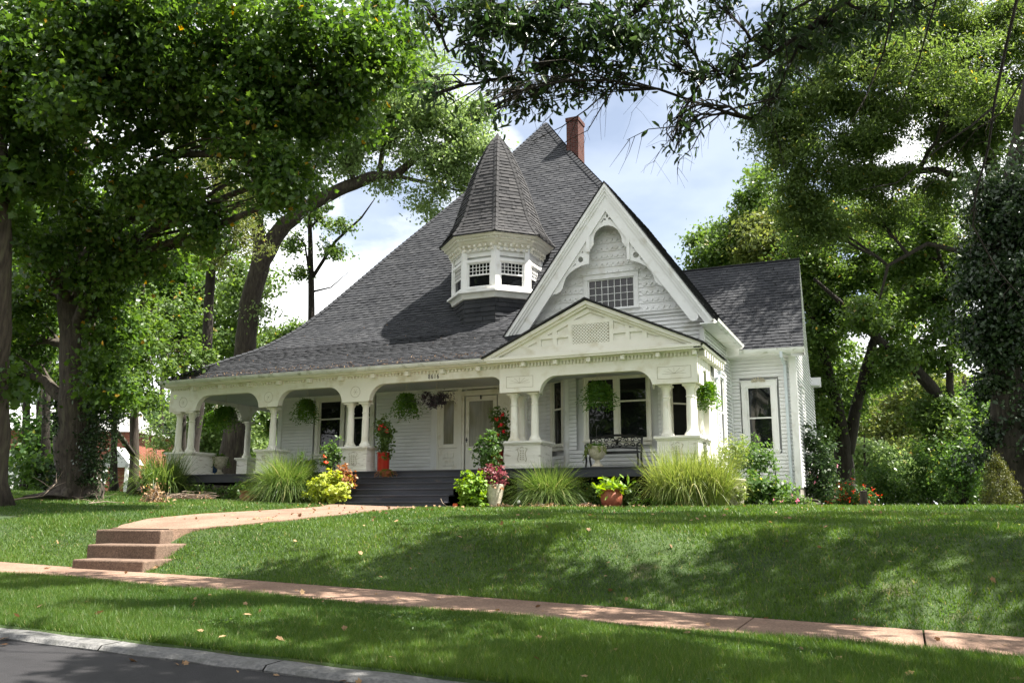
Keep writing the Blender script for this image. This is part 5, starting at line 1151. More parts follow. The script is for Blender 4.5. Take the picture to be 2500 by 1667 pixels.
OT = tree('overhanging_tree', 'dark long-leaved street tree whose branches hang over the top of the view', 'tree',
     [[(tb_, .42), (tb_ + Vector((0, 0, 3)), .36), (tb_ + Vector((-.6, .4, 6.5)), .3), (tb_ + Vector((-1.2, .8, 10)), .2), (tb_ + Vector((-2, 1, 14)), .08)],
      [(tb_ + Vector((-.8, .5, 8.5)), .16), (W(2200, -260, 11.5), .09), (W(2030, -60, 10.9), .05), (W(1850, 70, 10.6), .032), (W(1740, 150, 10.4), .022), (W(1620, 180, 10.2), .01)],
      [(W(2030, -60, 10.9), .03), (W(1900, -20, 10.6), .02), (W(1790, 40, 10.5), .015), (W(1700, 110, 10.3), .008)], [(W(1850, 70, 10.6), .02), (W(1790, 200, 10.5), .014), (W(1730, 275, 10.5), .007)], [(W(1420, 60, 10.2), .018), (W(1400, 130, 10), .012), (W(1330, 195, 10), .007)], [(W(1300, -20, 10), .018), (W(1220, 70, 9.8), .014), (W(1180, 180, 9.8), .008)],
      [(tb_ + Vector((-.9, .6, 9.0)), .16), (W(1850, -300, 11.5), .08), (W(1560, -60, 10.6), .04), (W(1420, 60, 10.2), .028), (W(1330, 110, 10), .02), (W(1230, 160, 9.9), .01)],
      [(W(1560, -60, 10.6), .03), (W(1300, -20, 10), .022), (W(1150, 40, 9.7), .018), (W(1030, 120, 9.5), .009)]],
     nb(near) + nb(near2), 'darkleaf', .12, 'long', clump=.15, droop=1.3, up=.0, per=22, limbs=True, twigs=7, limbr=.3, limbmax=.016, bark='barkdark', flare=1.6)
mb = MB()
def twig(pts, d, r=.008):
    P_ = [W(x, y, d + random.uniform(-.2, .2)) for x, y in pts]; mb.tube(P_, [r * (1 - .75 * k / (len(P_) - 1)) for k in range(len(P_))], 5, cap=False)
    for k in range(len(P_) - 1):
        for _ in range(4):
            a = P_[k].lerp(P_[k + 1], random.random()); v = Vector((random.uniform(-.5, .2), random.uniform(-.2, .2), random.uniform(-.6, -.05))) * random.uniform(.3, .8)
            q = a + v * .5 + Vector((0, 0, .03)); e = a + v + Vector((random.uniform(-.1, .1), 0, random.uniform(-.08, .02)))
            mb.tube([a, q, e], [r * .3, r * .22, .0012], 4, cap=False)
for pts, d, r in [([(1445, 165), (1400, 205), (1350, 250), (1290, 292), (1220, 325)], 9.9, .012), ([(1420, 190), (1385, 240), (1350, 300), (1300, 325)], 9.9, .01), ([(1745, 170), (1640, 170), (1550, 165), (1480, 155), (1410, 150)], 10.2, .013),
    ([(1790, 225), (1700, 245), (1620, 270), (1560, 290), (1490, 297), (1440, 322)], 10.3, .014), ([(1655, 262), (1610, 300), (1590, 340), (1560, 368), (1555, 390)], 10.2, .01), ([(1600, 285), (1550, 310), (1520, 340), (1500, 375)], 10.2, .007),
    ([(1330, 165), (1280, 190), (1240, 215), (1180, 235), (1120, 262)], 9.8, .013), ([(1800, 60), (1810, 150), (1770, 260), (1790, 330), (1800, 380)], 10.4, .009), ([(2060, -20), (2030, 120), (1990, 220), (1950, 290)], 10.6, .016), ([(2150, 0), (2110, 140), (2060, 260)], 10.6, .014),
    ([(2340, -20), (2310, 110), (2285, 230), (2270, 340), (2240, 450), (2235, 520), (2290, 620), (2352, 690)], 10.5, .022), ([(2290, 240), (2230, 290), (2170, 330), (2060, 420), (1960, 440)], 10.8, .016), ([(2352, 180), (2300, 260), (2240, 300), (2180, 380), (2120, 440)], 10.6, .012), ([(1550, -10), (1560, 60), (1585, 130), (1600, 200)], 10, .007), ([(1680, -10), (1660, 80), (1640, 170)], 10, .006), ([(1630, -10), (1700, 60), (1690, 150), (1650, 230)], 10.1, .006),
    ([(1500, 100), (1510, 160), (1490, 210), (1450, 260)], 10, .006), ([(1270, 220), (1270, 260), (1240, 290)], 9.8, .005)]: twig(pts, d, r)
mb.build('twigs', M['barkdark'], OT)
P, O = [], []
for c, r, n in shade_canopy:
    p_, o_, cc = blob_points(c, r, n, 22, .36, .1); P.append(p_); O.append(o_)
leaf_obj('shade_crown', np.concatenate(P), .27, M['darkleaf'], OT, 'long', .8, np.concatenate(O), .2, .2)
mb = MB()
for c, r, n in shade_canopy[::2]: mb.tube(curve_pts(tb_ + Vector((-1.2, .8, 10)), c, .05, 5), [.05, .035, .025, .02, .015, .008], 5, cap=False)
mb.build('upper_limbs', M['barkdark'], OT)

# wooded skyline far behind
Ps = []
for x, y, rx, ry, d, n in [(x, 1015 + 40 * math.sin(x * .013), 90, 95, 85 + 20 * math.sin(x), 2600) for x in range(-60, 860, 95)] + [(x, 1115, 90, 45, 75, 1300) for x in range(-60, 700, 95)] + [(x, 1110, 90, 50, 75, 1500) for x in range(1830, 2480, 85)] + [(x, 980 + 50 * math.sin(x * .02), 90, 130, 80 + 12 * math.sin(x), 3400) for x in range(1830, 2480, 85)]:
    P, O, cc = blob_points(W(x, y, d), (PX(rx, d), 4, PX(ry, d)), n, 60, 1.0, .1); Ps.append(P)
tag(leaf_obj('distant_woods', np.concatenate(Ps), .62, M['mid'], None, 'diamond', .5), 'hazy band of far-off woods on the horizon behind the house', 'woods', kind='stuff')

# street trees on the far side of the road, behind the camera: they are what the windows mirror
for k, (x, y, h) in enumerate([(-30, -20, 12), (-21, -24, 15), (-12, -19, 12), (-3, -25, 16), (7, -20, 13), (18, -24, 15)]):
    b = Vector((x, y, -1.2)); tree('street_tree', 'green street tree standing across the road, opposite the house', 'tree', [[(b, .3), (b + Vector((0, 0, h * .5)), .2), (b + Vector((.3, 0, h * .9)), .06)]],
         [(b + Vector((random.uniform(-2, 2), random.uniform(-1, 1), h * q)), (3.2, 2.6, 2.0), 900) for q in (.35, .5, .65, .8, .9)], 'mid', .38, 'diamond', clump=1.0, group='trees across the road')

# ================================================================== THINGS ON AND AROUND THE PORCH
def frond_plant(c, L, n, rise, droop, m, parent, size=.07, name='foliage', spread=1.0, zmin=None, steps=12):
    c = np.array(c); P, D = [], []
    for i in range(n):
        a = random.uniform(0, 2 * math.pi); l = L * random.uniform(.45, 1.25); out = np.array([math.cos(a), math.sin(a), 0]); r0 = rise * random.uniform(.4, 1.2); s_ = spread * random.uniform(.35, 1.05); sd = np.array([-out[1], out[0], 0])
        for k in range(1, steps + 1):
            t = k / steps; p = c + out * l * s_ * t ** .85 + np.array([0, 0, r0 * t - droop * t * t * (1.1 + .5 * s_)])
            w = math.sin(min(1, t * 1.25) * math.pi * .8 + .2)
            for sg in (-1, 1): P.append(p); D.append(sd * sg * w + out * .4 + np.array([0, 0, -.15]))
    P = np.array(P); D = np.array(D)
    if zmin is not None: P[:, 2] = np.maximum(P[:, 2], zmin)
    return leaf_obj(name, P, size, m, parent, 'long', .6, None, 0, .1, dirs=D * 2)
def blades(c, n, h, spread, w, m, parent, name='blades', r0=.15, curl=1.0, zfloor=None):
    c = np.array(c); S = 6; a = rng.uniform(0, 2 * np.pi, n); l = rng.uniform(.6, 1.12, n); ro = r0 * np.sqrt(rng.uniform(0, 1, n)); sp = spread * rng.beta(1.5, 1.7, n) * 1.25; cu = curl * rng.uniform(.2, 1.5, n)
    out = np.stack([np.cos(a), np.sin(a), 0 * a], 1); a = a + rng.normal(0, .5, n); out = np.stack([np.cos(a), np.sin(a), 0 * a], 1); b = a + rng.normal(0, .8, n); side = np.stack([-np.sin(b), np.cos(b), 0 * a], 1); a2 = a + rng.normal(0, 1.2, n); base = c + np.stack([np.cos(a2) * ro, np.sin(a2) * ro, 0 * a], 1)
    V = np.zeros((n, S + 1, 2, 3))
    for k in range(S + 1):
        t = k / S; p = base + out * (sp * t ** 1.5)[:, None] + np.array([0, 0, 1]) * (h * l * (1.35 * t - .55 * cu * t ** 2.6 * (sp / spread + .3)))[:, None]
        ww = w * (1 - t) ** .7 * .5 + .0006
        V[:, k, 0] = p - side * ww; V[:, k, 1] = p + side * ww
    if zfloor is not None: V[..., 2] = np.maximum(V[..., 2], zfloor)
    base_i = (np.arange(n) * (S + 1) * 2)[:, None]
    fs = [base_i + np.array([[2 * k, 2 * k + 1, 2 * k + 3, 2 * k + 2]]) for k in range(S)]
    return fastmesh(name, V.reshape(-1, 3), fs, rng.uniform(0, 1, n), m, parent)
def dome(c, r, n, size, m, parent, shape='diamond', name='foliage', clump=.05, up=.6, droop=.2, nc=None, full=.5):
    P, O, cc = blob_points(c, r, n, nc or max(12, n // 14), clump, full)
    return leaf_obj(name, P, size, m, parent, shape, up, O, .7, droop), P, O
def dots(P, O, n, fs, m, parent, name='blossom', push=.05, front=True):
    sc = -P[:, 1] + rng.uniform(0, .4, len(P)) if front else rng.uniform(0, 1, len(P)); idx = np.argsort(-sc)[: max(n * 6, n)]; idx = rng.choice(idx, n, replace=False)
    Q = P[idx] + O[idx] * push; Q = np.repeat(Q, 7, axis=0) + rng.normal(size=(n * 7, 3)) * fs * .2
    return leaf_obj(name, Q, fs, M[m], parent, 'diamond', .2)

# hanging baskets
def basket(name, label, x, y, Y, kind, L=.42, group='hanging baskets under the porch ceiling', n=70):
    c = onY(x, y, Y); t = empty(name, c, label, 'hanging basket', group)
    mb = MB(); mb.lathe((c.x, c.y, c.z - .13), [(.09, 0), (.13, .02), (.155, .14), (.165, .16), (.15, .165)], 16); mb.build('pot', M['dark'], t)
    top = 3.62 if Y < 23.05 and c.x < -4.7 else 3.5
    mb = MB()
    for k in range(3): a = k * 2.09; mb.tube([(c.x + .15 * math.cos(a), c.y + .15 * math.sin(a), c.z + .03), (c.x, c.y, c.z + .38)], .004, 4)
    mb.tube([(c.x, c.y, c.z + .38), (c.x, c.y, top)], .005, 4); mb.build('hanger', M['urnstone'], t)
    if kind == 'fern': frond_plant((c.x, c.y, c.z + .05), L * 1.12, int(n * 1.7), .40, .55, M['fern'], t, .085)
    else:
        P, O, cc = blob_points((c.x, c.y, c.z + .02), (.46, .3, .26), 900, 46, .09, .4); leaf_obj('foliage', P, .085, M['blackpurple'], t, 'long', .3, O, .6, .6)
    return t
basket('fern_basket', 'bushy hanging fern under the first arch from the left corner', 550, 1003, 22.3, 'fern', .46, n=85)
basket('fern_basket', 'hanging fern against the house wall beside the left window', 750, 985, 22.4, 'fern', .40)
basket('fern_basket', 'yellow-green hanging fern in a dark pot left of the house number', 993, 972, 22.1, 'fern', .42)
basket('foliage_basket', 'near-black trailing plant hanging beside the front door', 1066, 975, 22.0, 'dark')
basket('fern_basket', 'big hanging fern in front of the double bay window', 1461, 945, 21.95, 'fern', .44, n=90)
basket('fern_basket', 'sunlit hanging fern at the right end of the porch', 1725, 945, 22.6, 'fern', .34, n=70)
basket('fern_basket', 'dark fern hanging far back between single column and house corner', 668, 1032, 25.6, 'fern', .42)
basket('fern_basket', 'dim second fern hanging behind the first-arch fern', 528, 1012, 24.4, 'fern', .40)

def urn_thing(name, label, c, prof, mt, planter, cat='planter', group='pots and urns round the porch'):
    t = empty(name, c, label, cat, group); mb = MB(); mb.lathe(c, prof, 28); u = mb.build('pot', mt, t, smooth=True); e = u.modifiers.new('es', 'EDGE_SPLIT'); e.split_angle = .8
    s = MB(); top = prof[-1]; s.lathe((c[0], c[1], c[2] + top[1] - .035), [(0.01, 0), (max(.02, top[0] - .01), .001), (.01, .012)], 16); s.build('soil', M['soil'], t)
    planter(t, Vector(c) + Vector((0, 0, top[1]))); return t
URN = [(.155, 0), (.165, .03), (.13, .06), (.075, .12), (.06, .17), (.075, .2), (.1, .21), (.165, .26), (.205, .33), (.22, .42), (.222, .47), (.25, .5), (.255, .53), (.225, .54)]
def urn_relief(t, c, z, r):
    mb = MB()
    for k in range(10):
        a = 2 * math.pi * k / 10; pts = [(c[0] + r * math.cos(a + q * .31) * 1.005, c[1] + r * math.sin(a + q * .31) * 1.005, c[2] + z + .05 * math.cos(q * math.pi)) for q in np.linspace(-1, 1, 7)]; mb.tube(pts, .007, 4)
    mb.build('relief_garland', M['urnstone'], t)
def ivyspill(t, p, r=.24):
    P, O, cc = blob_points((p.x, p.y, p.z + .03), (r, r * .9, .07), 500, 30, .05, .2); leaf_obj('foliage', P, .045, M['fern'], t, 'diamond', .6, O, .4, .1)
    Q = []
    for a, l in ((3.5, .35), (3.9, .25), (5.2, .12), (5.7, .16), (4.4, .05), (3.2, .3)):
        q0 = np.array([p.x + r * math.cos(a), p.y + r * math.sin(a), p.z]); Q.append(q0 + np.array([[.12 * math.cos(a) * s, .12 * math.sin(a) * s, -l * s] for s in rng.uniform(0, 1, 40)]) + rng.normal(size=(40, 3)) * .02)
    leaf_obj('trailing_ivy', np.concatenate(Q), .055, M['ornpale'], t, 'diamond', .3, None, .3, .4)
c = onY(1180 + 950 * .2934, 800 + 1155 * .2934, 21.8); c.z = DK
t = urn_thing('garden_urn', 'tan cast-stone pedestal urn with trailing ivy in front of the iron bench', c, URN, M['urnstone'], ivyspill); urn_relief(t, c, .38, .218)
mb = MB(); h0 = c + Vector((0, 0, .6)); mb.tube([h0 + Vector((-.02, 0, 0)), h0 + Vector((-.01, 0, .42)), h0 + Vector((.02, 0, .50)), h0 + Vector((.035, 0, .46)), h0 + Vector((.02, 0, .43))], .007, 5); mb.build('plant_hook', M['dark'], t)
c = onY(380 + 640 * .2423, 1160, 22.6); c.z = DK
urn_thing('garden_urn', 'pale urn holding a drooping fern, seen through the left arch', c, [(r * 1.05, z * 1.15) for r, z in URN], M['urnstone'], lambda t, p: frond_plant(p, .42, 50, .35, .35, M['fern'], t, .06))
c = onY(380 + 575 * .2423, 1160, 22.9); c.z = DK
urn_thing('flower_pot', 'blue glazed pot standing by the pale urn on the left porch', c, [(.12, 0), (.15, .05), (.17, .3), (.15, .42), (.16, .45), (.14, .46)], M['bluepot'], lambda t, p: frond_plant(p, .2, 14, .25, .2, M['bronze'], t, .04))
c = onY(380 + 1530 * .2423, 1150, 22.5); c.z = DK
t = urn_thing('flower_pot', 'low ferny pot with a plant hook in front of the left window', c, [(.14, 0), (.18, .1), (.2, .28), (.18, .29)], M['urnstone'], lambda t, p: frond_plant(p, .42, 60, .42, .3, M['fern'], t, .06))
def vine(t, p, seed=0):
    P, O, cc = blob_points((p.x, p.y, p.z + .48), (.25, .2, .52), 1500, 60, .09, .2); P[:, 0] += .05 * np.sin((P[:, 2] - p.z) * 5)
    leaf_obj('foliage', P, .085, M['mid'], t, 'diamond', .3, O, .7, .5)
    Q, O2, cc = blob_points((p.x + .08, p.y + 0, p.z + .02), (.3, .22, .2), 260, 12, .08, .4); leaf_obj('foliage', Q, .085, M['mid'], t, 'diamond', .3, O2, .7, .6)
    sel = [(.1, .72), (-.06, .66), (.2, .58)] if seed == 0 else [(.15, .8), (-.02, .7), (.2, .4), (.02, .3), (.1, .55), (-.05, .12)]
    R = np.concatenate([np.array([p.x + a, p.y - .22, p.z + b_]) + rng.normal(size=(9, 3)) * .025 for a, b_ in sel]); leaf_obj('blossom', R, .085, M['red'], t, 'diamond', .2)
    mb = MB(); mb.tube([p, p + Vector((.03, 0, .5)), p + Vector((0, 0, .95))], [.012, .01, .006], 5); mb.build('trellis', M['dark'], t)
RP = [(.165, 0), (.17, .02), (.175, .5), (.185, .51), (.185, .54), (.165, .545)]
c = onY(850 + 352 * .2423, 1149, 21.75); c.z = DK
urn_thing('tall_planter', 'tall red planter with red-flowered vine left of the porch stairs', c, RP, M['redpot'], vine)
c = onY(850 + 1500 * .2423, 1143, 22.0); c.z = DK
urn_thing('tall_planter', 'tall red planter with climbing red blooms beside the front door', c, RP, M['redpot'], lambda t, p: vine(t, p + Vector((.1, 0, .1)), 1))
c = onY(850 + 380 * .2423, 1162, 21.15); c.z = DK - .17
urn_thing('flower_pot', 'small terracotta pot with reddish groundcover on the top stair', c, [(.09, 0), (.13, .12), (.14, .15), (.12, .155)], M['terracotta'], lambda t, p: (frond_plant(p, .3, 40, .14, .16, M['bronze'], t, .04), frond_plant(p, .28, 30, .18, .16, M['fern'], t, .04)))
c = GV(onY(1180 + 1068 * .2934, 1237, 20.3))
urn_thing('terracotta_pot', 'round terracotta pot with a bright hosta before the right porch skirting', c, [(.17, 0), (.24, .08), (.262, .2), (.25, .3), (.21, .36), (.22, .385), (.235, .41), (.2, .415)], M['terracotta'],
  lambda t, p: leaf_obj('foliage', np.repeat([[p.x, p.y, p.z + .05]], 130, 0) + rng.normal(size=(130, 3)) * [.16, .12, .10], .24, M['lime2'], t, 'long', .5, None, 0, -.1, dirs=rng.normal(size=(130, 3)) * [1, 1, .25] + [0, 0, .35]))
c = GV(onY(380 + 930 * .2423, 1226, 20.2))
urn_thing('terracotta_pot', 'wide low red clay pot at the edge of the left flower bed', c, [(.2, 0), (.235, .08), (.24, .15), (.2, .21), (.22, .25), (.255, .29), (.23, .295)], M['terracotta'], lambda t, p: dome((p.x, p.y, p.z), (.15, .12, .05), 60, .06, M['mid'], t))
c = GV(onY(850 + 1475 * .2423, 1232, 20.2))
def colpur(t, p):
    dome((p.x - .04, p.y, p.z + .22), (.30, .24, .24), 700, .085, M['purple'], t, name='foliage'); dome((p.x, p.y, p.z - .08), (.3, .2, .12), 220, .09, M['bronze'], t, name='lower_foliage', droop=.8)
urn_thing('tall_planter', 'tall pale planter of purple coleus right of the stairs', c, [(.13, 0), (.15, .1), (.2, .3), (.23, .5), (.24, .56), (.21, .57)], M['urnstone'], colpur)
c = GV(onY(1700 + 540 * .17, 1243, 21.0))
urn_thing('garden_urn', 'weathered stone urn half hidden beside the tall grasses', c, [(.2, 0), (.22, .1), (.28, .3), (.3, .42), (.26, .52), (.22, .56), (.3, .60), (.31, .64), (.25, .65)], M['urnstone'], lambda t, p: dome((p.x + .12, p.y - .2, p.z - .38), (.26, .16, .26), 520, .07, M['ornpale'], t))
# small solar globe light and orange hose box
c = GV(onY(850 + 1718 * .2423, 1221, 20.1)); t = empty('garden_light', c, 'tiny white globe on a dark stake by the grass clump', 'garden light')
mb = MB(); mb.lathe(c, [(.012, 0), (.012, .1)], 8); mb.build('stake', M['dark'], t); mb = MB(); mb.lathe((c.x, c.y, c.z + .09), [(.01, 0), (.035, .015), (.045, .045), (.035, .075), (.01, .09)], 12); mb.build('globe', M['white'], t, smooth=True)
c = GV(onY(850 + 1075 * .2423, 1231, 20.0)); t = empty('hose_timer', c, 'small bright orange plastic gadget on the ground by the stairs', 'garden tool')
mb = MB(); mb.obox((c.x - .06, c.y, c.z), (.12, .02, 0), (-.02, .08, 0), (0, 0, .10)); mb.box(c.x - .055, c.x + .09, c.y - .03, c.y + .01, c.z + .0, c.z + .04); mb.build('housing', M['orange'], t, bevel=.008)
mb = MB(); mb.tube([c + Vector((-.35, -.1, .22)), c + Vector((-.3, -.1, .12)), c + Vector((-.18, -.08, .03)), c + Vector((-.02, -.05, .03))], .01, 6); mb.build('hose', M['twig'], t)

# coleus mounds, hibiscus, bed plants
def plant(name, label, x, y, Y, r, n, size, leaf, cat='plant', shape='diamond', fl=None, group=None, clump=.05, stem=False, up=.6, droop=.2):
    c = onY(x, y, Y); g = G(c.x, c.y); base = Vector((c.x, c.y, g)); t = empty(name, base, label, cat, group)
    o, P, O = dome(c, r, n, size, M[leaf], t, shape, clump=clump, up=up, droop=droop)
    mb = MB()
    for k in range(5): mb.tube([(c.x + random.uniform(-.05, .05), c.y, g - .02), (c.x + random.uniform(-.6, .6) * r[0], c.y + random.uniform(-.4, .4) * r[1], c.z + random.uniform(-.2, .5) * r[2])], [.012, .004], 5)
    mb.build('stem', M['barkdark'], t)
    if fl: dots(P, O, fl[1], fl[2], fl[0], t)
    return t
plant('coleus_plant', 'mound of bright lime-yellow leaves left of the porch stairs', 802, 1192, 20.0, (.52, .42, .44), 2600, .105, 'lime', clump=.06, cat='flowering plant')
plant('coleus_plant', 'yellow-green leafy mound to the right of the porch stairs', 1160, 1192, 20.0, (.40, .34, .40), 1900, .10, 'lime2', clump=.06, cat='flowering plant')
plant('coleus_plant', 'bronze and pink coleus behind the lime-yellow mound', 843, 1168, 20.3, (.28, .24, .32), 700, .09, 'bronze', clump=.06, cat='flowering plant')
plant('hibiscus_bush', 'upright hibiscus with one coral bloom by the left pedestal', 811, 1110, 20.7, (.27, .24, .38), 950, .09, 'shrub', fl=('coral', 2, .09), clump=.08, cat='shrub')
plant('hibiscus_bush', 'glossy upright hibiscus in front of the right-hand red planter', 1196, 1098, 20.6, (.33, .28, .46), 1100, .10, 'shrub', clump=.08, cat='shrub')
plant('flowering_plant', 'pale-flowered leafy plant poking up through the big grass clump', 735, 1125, 20.7, (.12, .12, .28), 200, .07, 'shrub', clump=.07)
plant('garden_plant', 'leafy green bed plant behind the wide clay pot', 592, 1200, 20.9, (.40, .25, .26), 1100, .09, 'shrub', clump=.07)
plant('garden_plant', 'low dark foliage under the left end of the deck', 500, 1205, 21.0, (.7, .3, .28), 1200, .09, 'mid', clump=.1)
plant('garden_plant', 'dark weedy growth in the shade under the right deck edge', 1500, 1205, 21.2, (.55, .3, .3), 1500, .08, 'mid', clump=.09)
plant('garden_plant', 'tall flowering bush with yellow sprays at the wing window', 1840, 1120, 24.6, (.55, .45, .5), 2600, .085, 'shrub', clump=.1)
plant('garden_plant', 'arching yellowish shrub against the side wall', 1790, 1105, 23.2, (.35, .35, .45), 1500, .06, 'ornpale', clump=.1)
plant('garden_plant', 'big-leaved green plant in front of the wing foundation', 1850, 1195, 23.4, (.75, .4, .34), 2200, .12, 'shrub', clump=.12)
plant('garden_plant', 'low mixed planting with a few magenta flowers at the wing corner', 1930, 1225, 23.0, (.6, .3, .16), 1100, .07, 'mid', clump=.08, fl=('pink', 5, .05))
plant('garden_plant', 'pale low leaves edging the bed before the tall right grasses', 1640, 1228, 20.1, (.9, .25, .12), 1100, .06, 'fern', clump=.07)
plant('garden_plant', 'dark leafy bed filling the gap between fountain grass and clay pot', 1420, 1212, 21.0, (.6, .3, .26), 1500, .08, 'mid', clump=.09)
plant('garden_plant', 'dark green bed plants between wide clay pot and fountain grass base', 640, 1215, 21.1, (.45, .2, .22), 800, .08, 'mid', clump=.09)
plant('garden_plant', 'shaded shrub at the far left end of the bed behind the twig pile', 440, 1205, 21.6, (.6, .3, .30), 1300, .09, 'maple', clump=.1)
plant('garden_plant', 'leafy growth behind the yellow-green mound and pale planter', 1215, 1205, 21.0, (.4, .25, .26), 900, .08, 'mid', clump=.08)
plant('garden_plant', 'small plants at the foot of the white garden light', 1330, 1222, 20.8, (.6, .2, .16), 500, .06, 'mid', clump=.07)
plant('vine', 'dark vine climbing the right end of the porch pedestal', 1714, 1110, 22.25, (.10, .10, .5), 420, .06, 'ivy', clump=.08)

def clumpgrass(name, label, x, y, Y, n, h, sp, w, leaf, r0, curl=1.0, group='ornamental grass clumps along the porch'):
    c = onY(x, y, Y); c.z = G(c.x, c.y); t = empty(name, c, label, 'ornamental grass', group); blades(c, n, h, sp, w, M[leaf], t, r0=r0, curl=curl, zfloor=c.z); return t
clumpgrass('ornamental_grass', 'tall dark broad-bladed grass clump at the left porch corner', 392, 1222, 21.0, 1200, 1.3, 1.1, .03, 'ornamental', .5, 1.5)
clumpgrass('ornamental_grass', 'huge bright fountain grass left of the lime-yellow coleus', 700, 1230, 20.5, 4600, 1.2, 1.25, .016, 'ornamental', .4, 1.75)
clumpgrass('ornamental_grass', 'drooping fountain grass below the middle porch pedestal', 1340, 1235, 20.7, 3000, .95, 1.15, .015, 'ornamental', .3, 1.8)
clumpgrass('ornamental_grass', 'tall straw-green grass mass in front of the right porch corner', 1672, 1238, 20.6, 3200, 1.18, .75, .018, 'ornpale', .65, 1.45)
clumpgrass('ornamental_grass', 'leaning straw-coloured grass right of the tall green grasses', 1745, 1238, 20.5, 1500, 1.05, .7, .016, 'ornpale', .3, 1.0)

# iron bench
BY_ = 22.55; xl, xr_ = -8.15, -6.62
bx0 = onY(1180 + 885 * .2934, 1140, BY_).x; bx1 = onY(1180 + 1330 * .2934, 1140, BY_).x
bn = empty('garden_bench', ((bx0 + bx1) / 2, BY_, DK), 'black cast-iron bench with scrollwork back under the bay window', 'bench')
def T(mb, pts, r, n=6): mb.tube(pts, r, n)
for x in (bx0 + .03, bx1 - .03):
    mb = MB(); T(mb, [(x, BY_ - .42, DK), (x, BY_ - .34, DK + .2), (x, BY_ - .42, DK + .42)], .03); mb.build('leg', M['dark'], bn)
    mb = MB(); T(mb, [(x, BY_ + .08, DK), (x, BY_ - .06, DK + .25), (x, BY_ - .0, DK + .45), (x, BY_ + .08, DK + .84)], .03); mb.build('leg', M['dark'], bn)
    mb = MB(); T(mb, [(x, BY_ + .04, DK + .62), (x, BY_ - .2, DK + .66), (x, BY_ - .44, DK + .6), (x, BY_ - .42, DK + .42)], .018); mb.build('armrest', M['dark'], bn)
mb = MB()
for k in range(6): mb.box(bx0, bx1, BY_ - .42 + k * .075, BY_ - .42 + k * .075 + .055, DK + .40, DK + .425)
mb.box(bx0, bx1, BY_ - .44, BY_ - .42, DK + .35, DK + .43)
mb.build('seat', M['dark'], bn, bevel=.004)
mb = MB(); yb = BY_ + .06; w = bx1 - bx0
T(mb, [(bx0, yb, DK + .80), (bx0 + w * .25, yb, DK + .86), (bx0 + w * .5, yb, DK + .88), (bx0 + w * .75, yb, DK + .86), (bx1, yb, DK + .80)], .03); T(mb, [(bx0, yb, DK + .5), (bx0 + w * .5, yb, DK + .56), (bx1, yb, DK + .5)], .018)
for k in range(8):
    cx_, sg = bx0 + w * (k + .5) / 8, 1 if k % 2 else -1
    for dz, s2 in ((.61, 1), (.75, -1)):
        T(mb, [(cx_ + sg * s2 * (.075 * (1 - q * .75)) * math.cos(q * 7), yb, DK + dz + (.065 * (1 - q * .75)) * math.sin(q * 7)) for q in np.linspace(0, 1, 14)], .015, 5)
mb.build('backrest', M['dark'], bn)

# branches, brush and leaf litter
def branch(label, pts, r, group='fallen branches on the left lawn', name='fallen_branch', subs=5):
    P_ = [GV(onY(x, y, Y)) + Vector((0, 0, h)) for x, y, Y, h in pts]; t = empty(name, P_[0], label, 'branch', group); mb = MB()
    mb.tube(P_, [r * (1 - .7 * k / (len(P_) - 1)) for k in range(len(P_))], 6)
    for k in range(subs):
        i = random.randint(0, len(P_) - 2); a = P_[i].lerp(P_[i + 1], random.random()); v = Vector((random.uniform(-.6, .6), random.uniform(-.2, .2), random.uniform(.02, .3))); mb.tube([a, a + v * .5 + Vector((0, 0, .02)), a + v], [r * .4, r * .3, .003], 5, cap=False)
    mb.build('wood', M['twig'], t); return t
branch('bare forked branch lying on the lawn at the left edge', [(0, 1285, 14.6, .05), (60, 1270, 15, .14), (100, 1258, 15.2, .18), (125, 1235, 15.4, .42), (135, 1222, 15.6, .5)], .022)
branch('thin branch crossing the grass below the big ivy trunk', [(180, 1240, 17, .05), (215, 1232, 17.2, .12), (240, 1215, 17.4, .2)], .014)
branch('flat twiggy branch nearest the steps on the left lawn', [(215, 1262, 15.5, .04), (255, 1247, 15.8, .08), (300, 1257, 16, .05)], .014)
def heap(label, x, y, Y, rx, h, nst, nlf, name='brush_pile', cat='brush pile', base=None):
    c = GV(onY(x, y, Y)); t = empty(name, c, label, cat, 'heaps of dead twigs and leaves'); mb = MB()
    for k in range(nst):
        a = random.uniform(0, 6.28); l = random.uniform(.3, 1.0) * rx; q = c + Vector((random.gauss(0, rx * .4), random.gauss(0, rx * .2), abs(random.gauss(0, h * .4)) + .02)); v = Vector((math.cos(a) * l, math.sin(a) * l * .5, random.uniform(-.1, .35) * h * 2)); mb.tube([q - v * .5, q + Vector((0, 0, .03)), q + v * .5], [.008, .007, .003], 4, cap=False)
    mb.build('twigs', M['twig'], t)
    P = np.array(c) + rng.normal(size=(nlf, 3)) * [rx * .4, rx * .2, h * .45]; P[:, 2] = np.maximum(P[:, 2], c.z + .01); leaf_obj('dead_leaves', P, .08, M['litter'], t, 'diamond', .5)
heap('stump-like heap of dead leaves and vine on the left lawn', 372, 1250, 17.5, .45, .42, 40, 750)
heap('long low pile of grey twigs in front of the left grass clump', 460, 1232, 20.3, 1.1, .14, 130, 160)
heap('small crumpled heap of dead leaves by the pale tall planter', 1228, 1228, 20.0, .24, .09, 8, 120)
heap('dead leaf heap below the fountain grass right of the garden light', 1325, 1232, 19.8, .45, .09, 16, 260)
heap('dead leaves gathered left of the round terracotta pot', 1435, 1230, 19.8, .3, .1, 10, 160)
n = 420
X = np.concatenate([rng.uniform(-20, 4, n), rng.uniform(-13.5, -10, 90), rng.uniform(-9, -4, 60)]); Y = np.concatenate([rng.uniform(5.7, 20, n), rng.uniform(12, 19.7, 90), rng.uniform(19.2, 20.6, 60)])
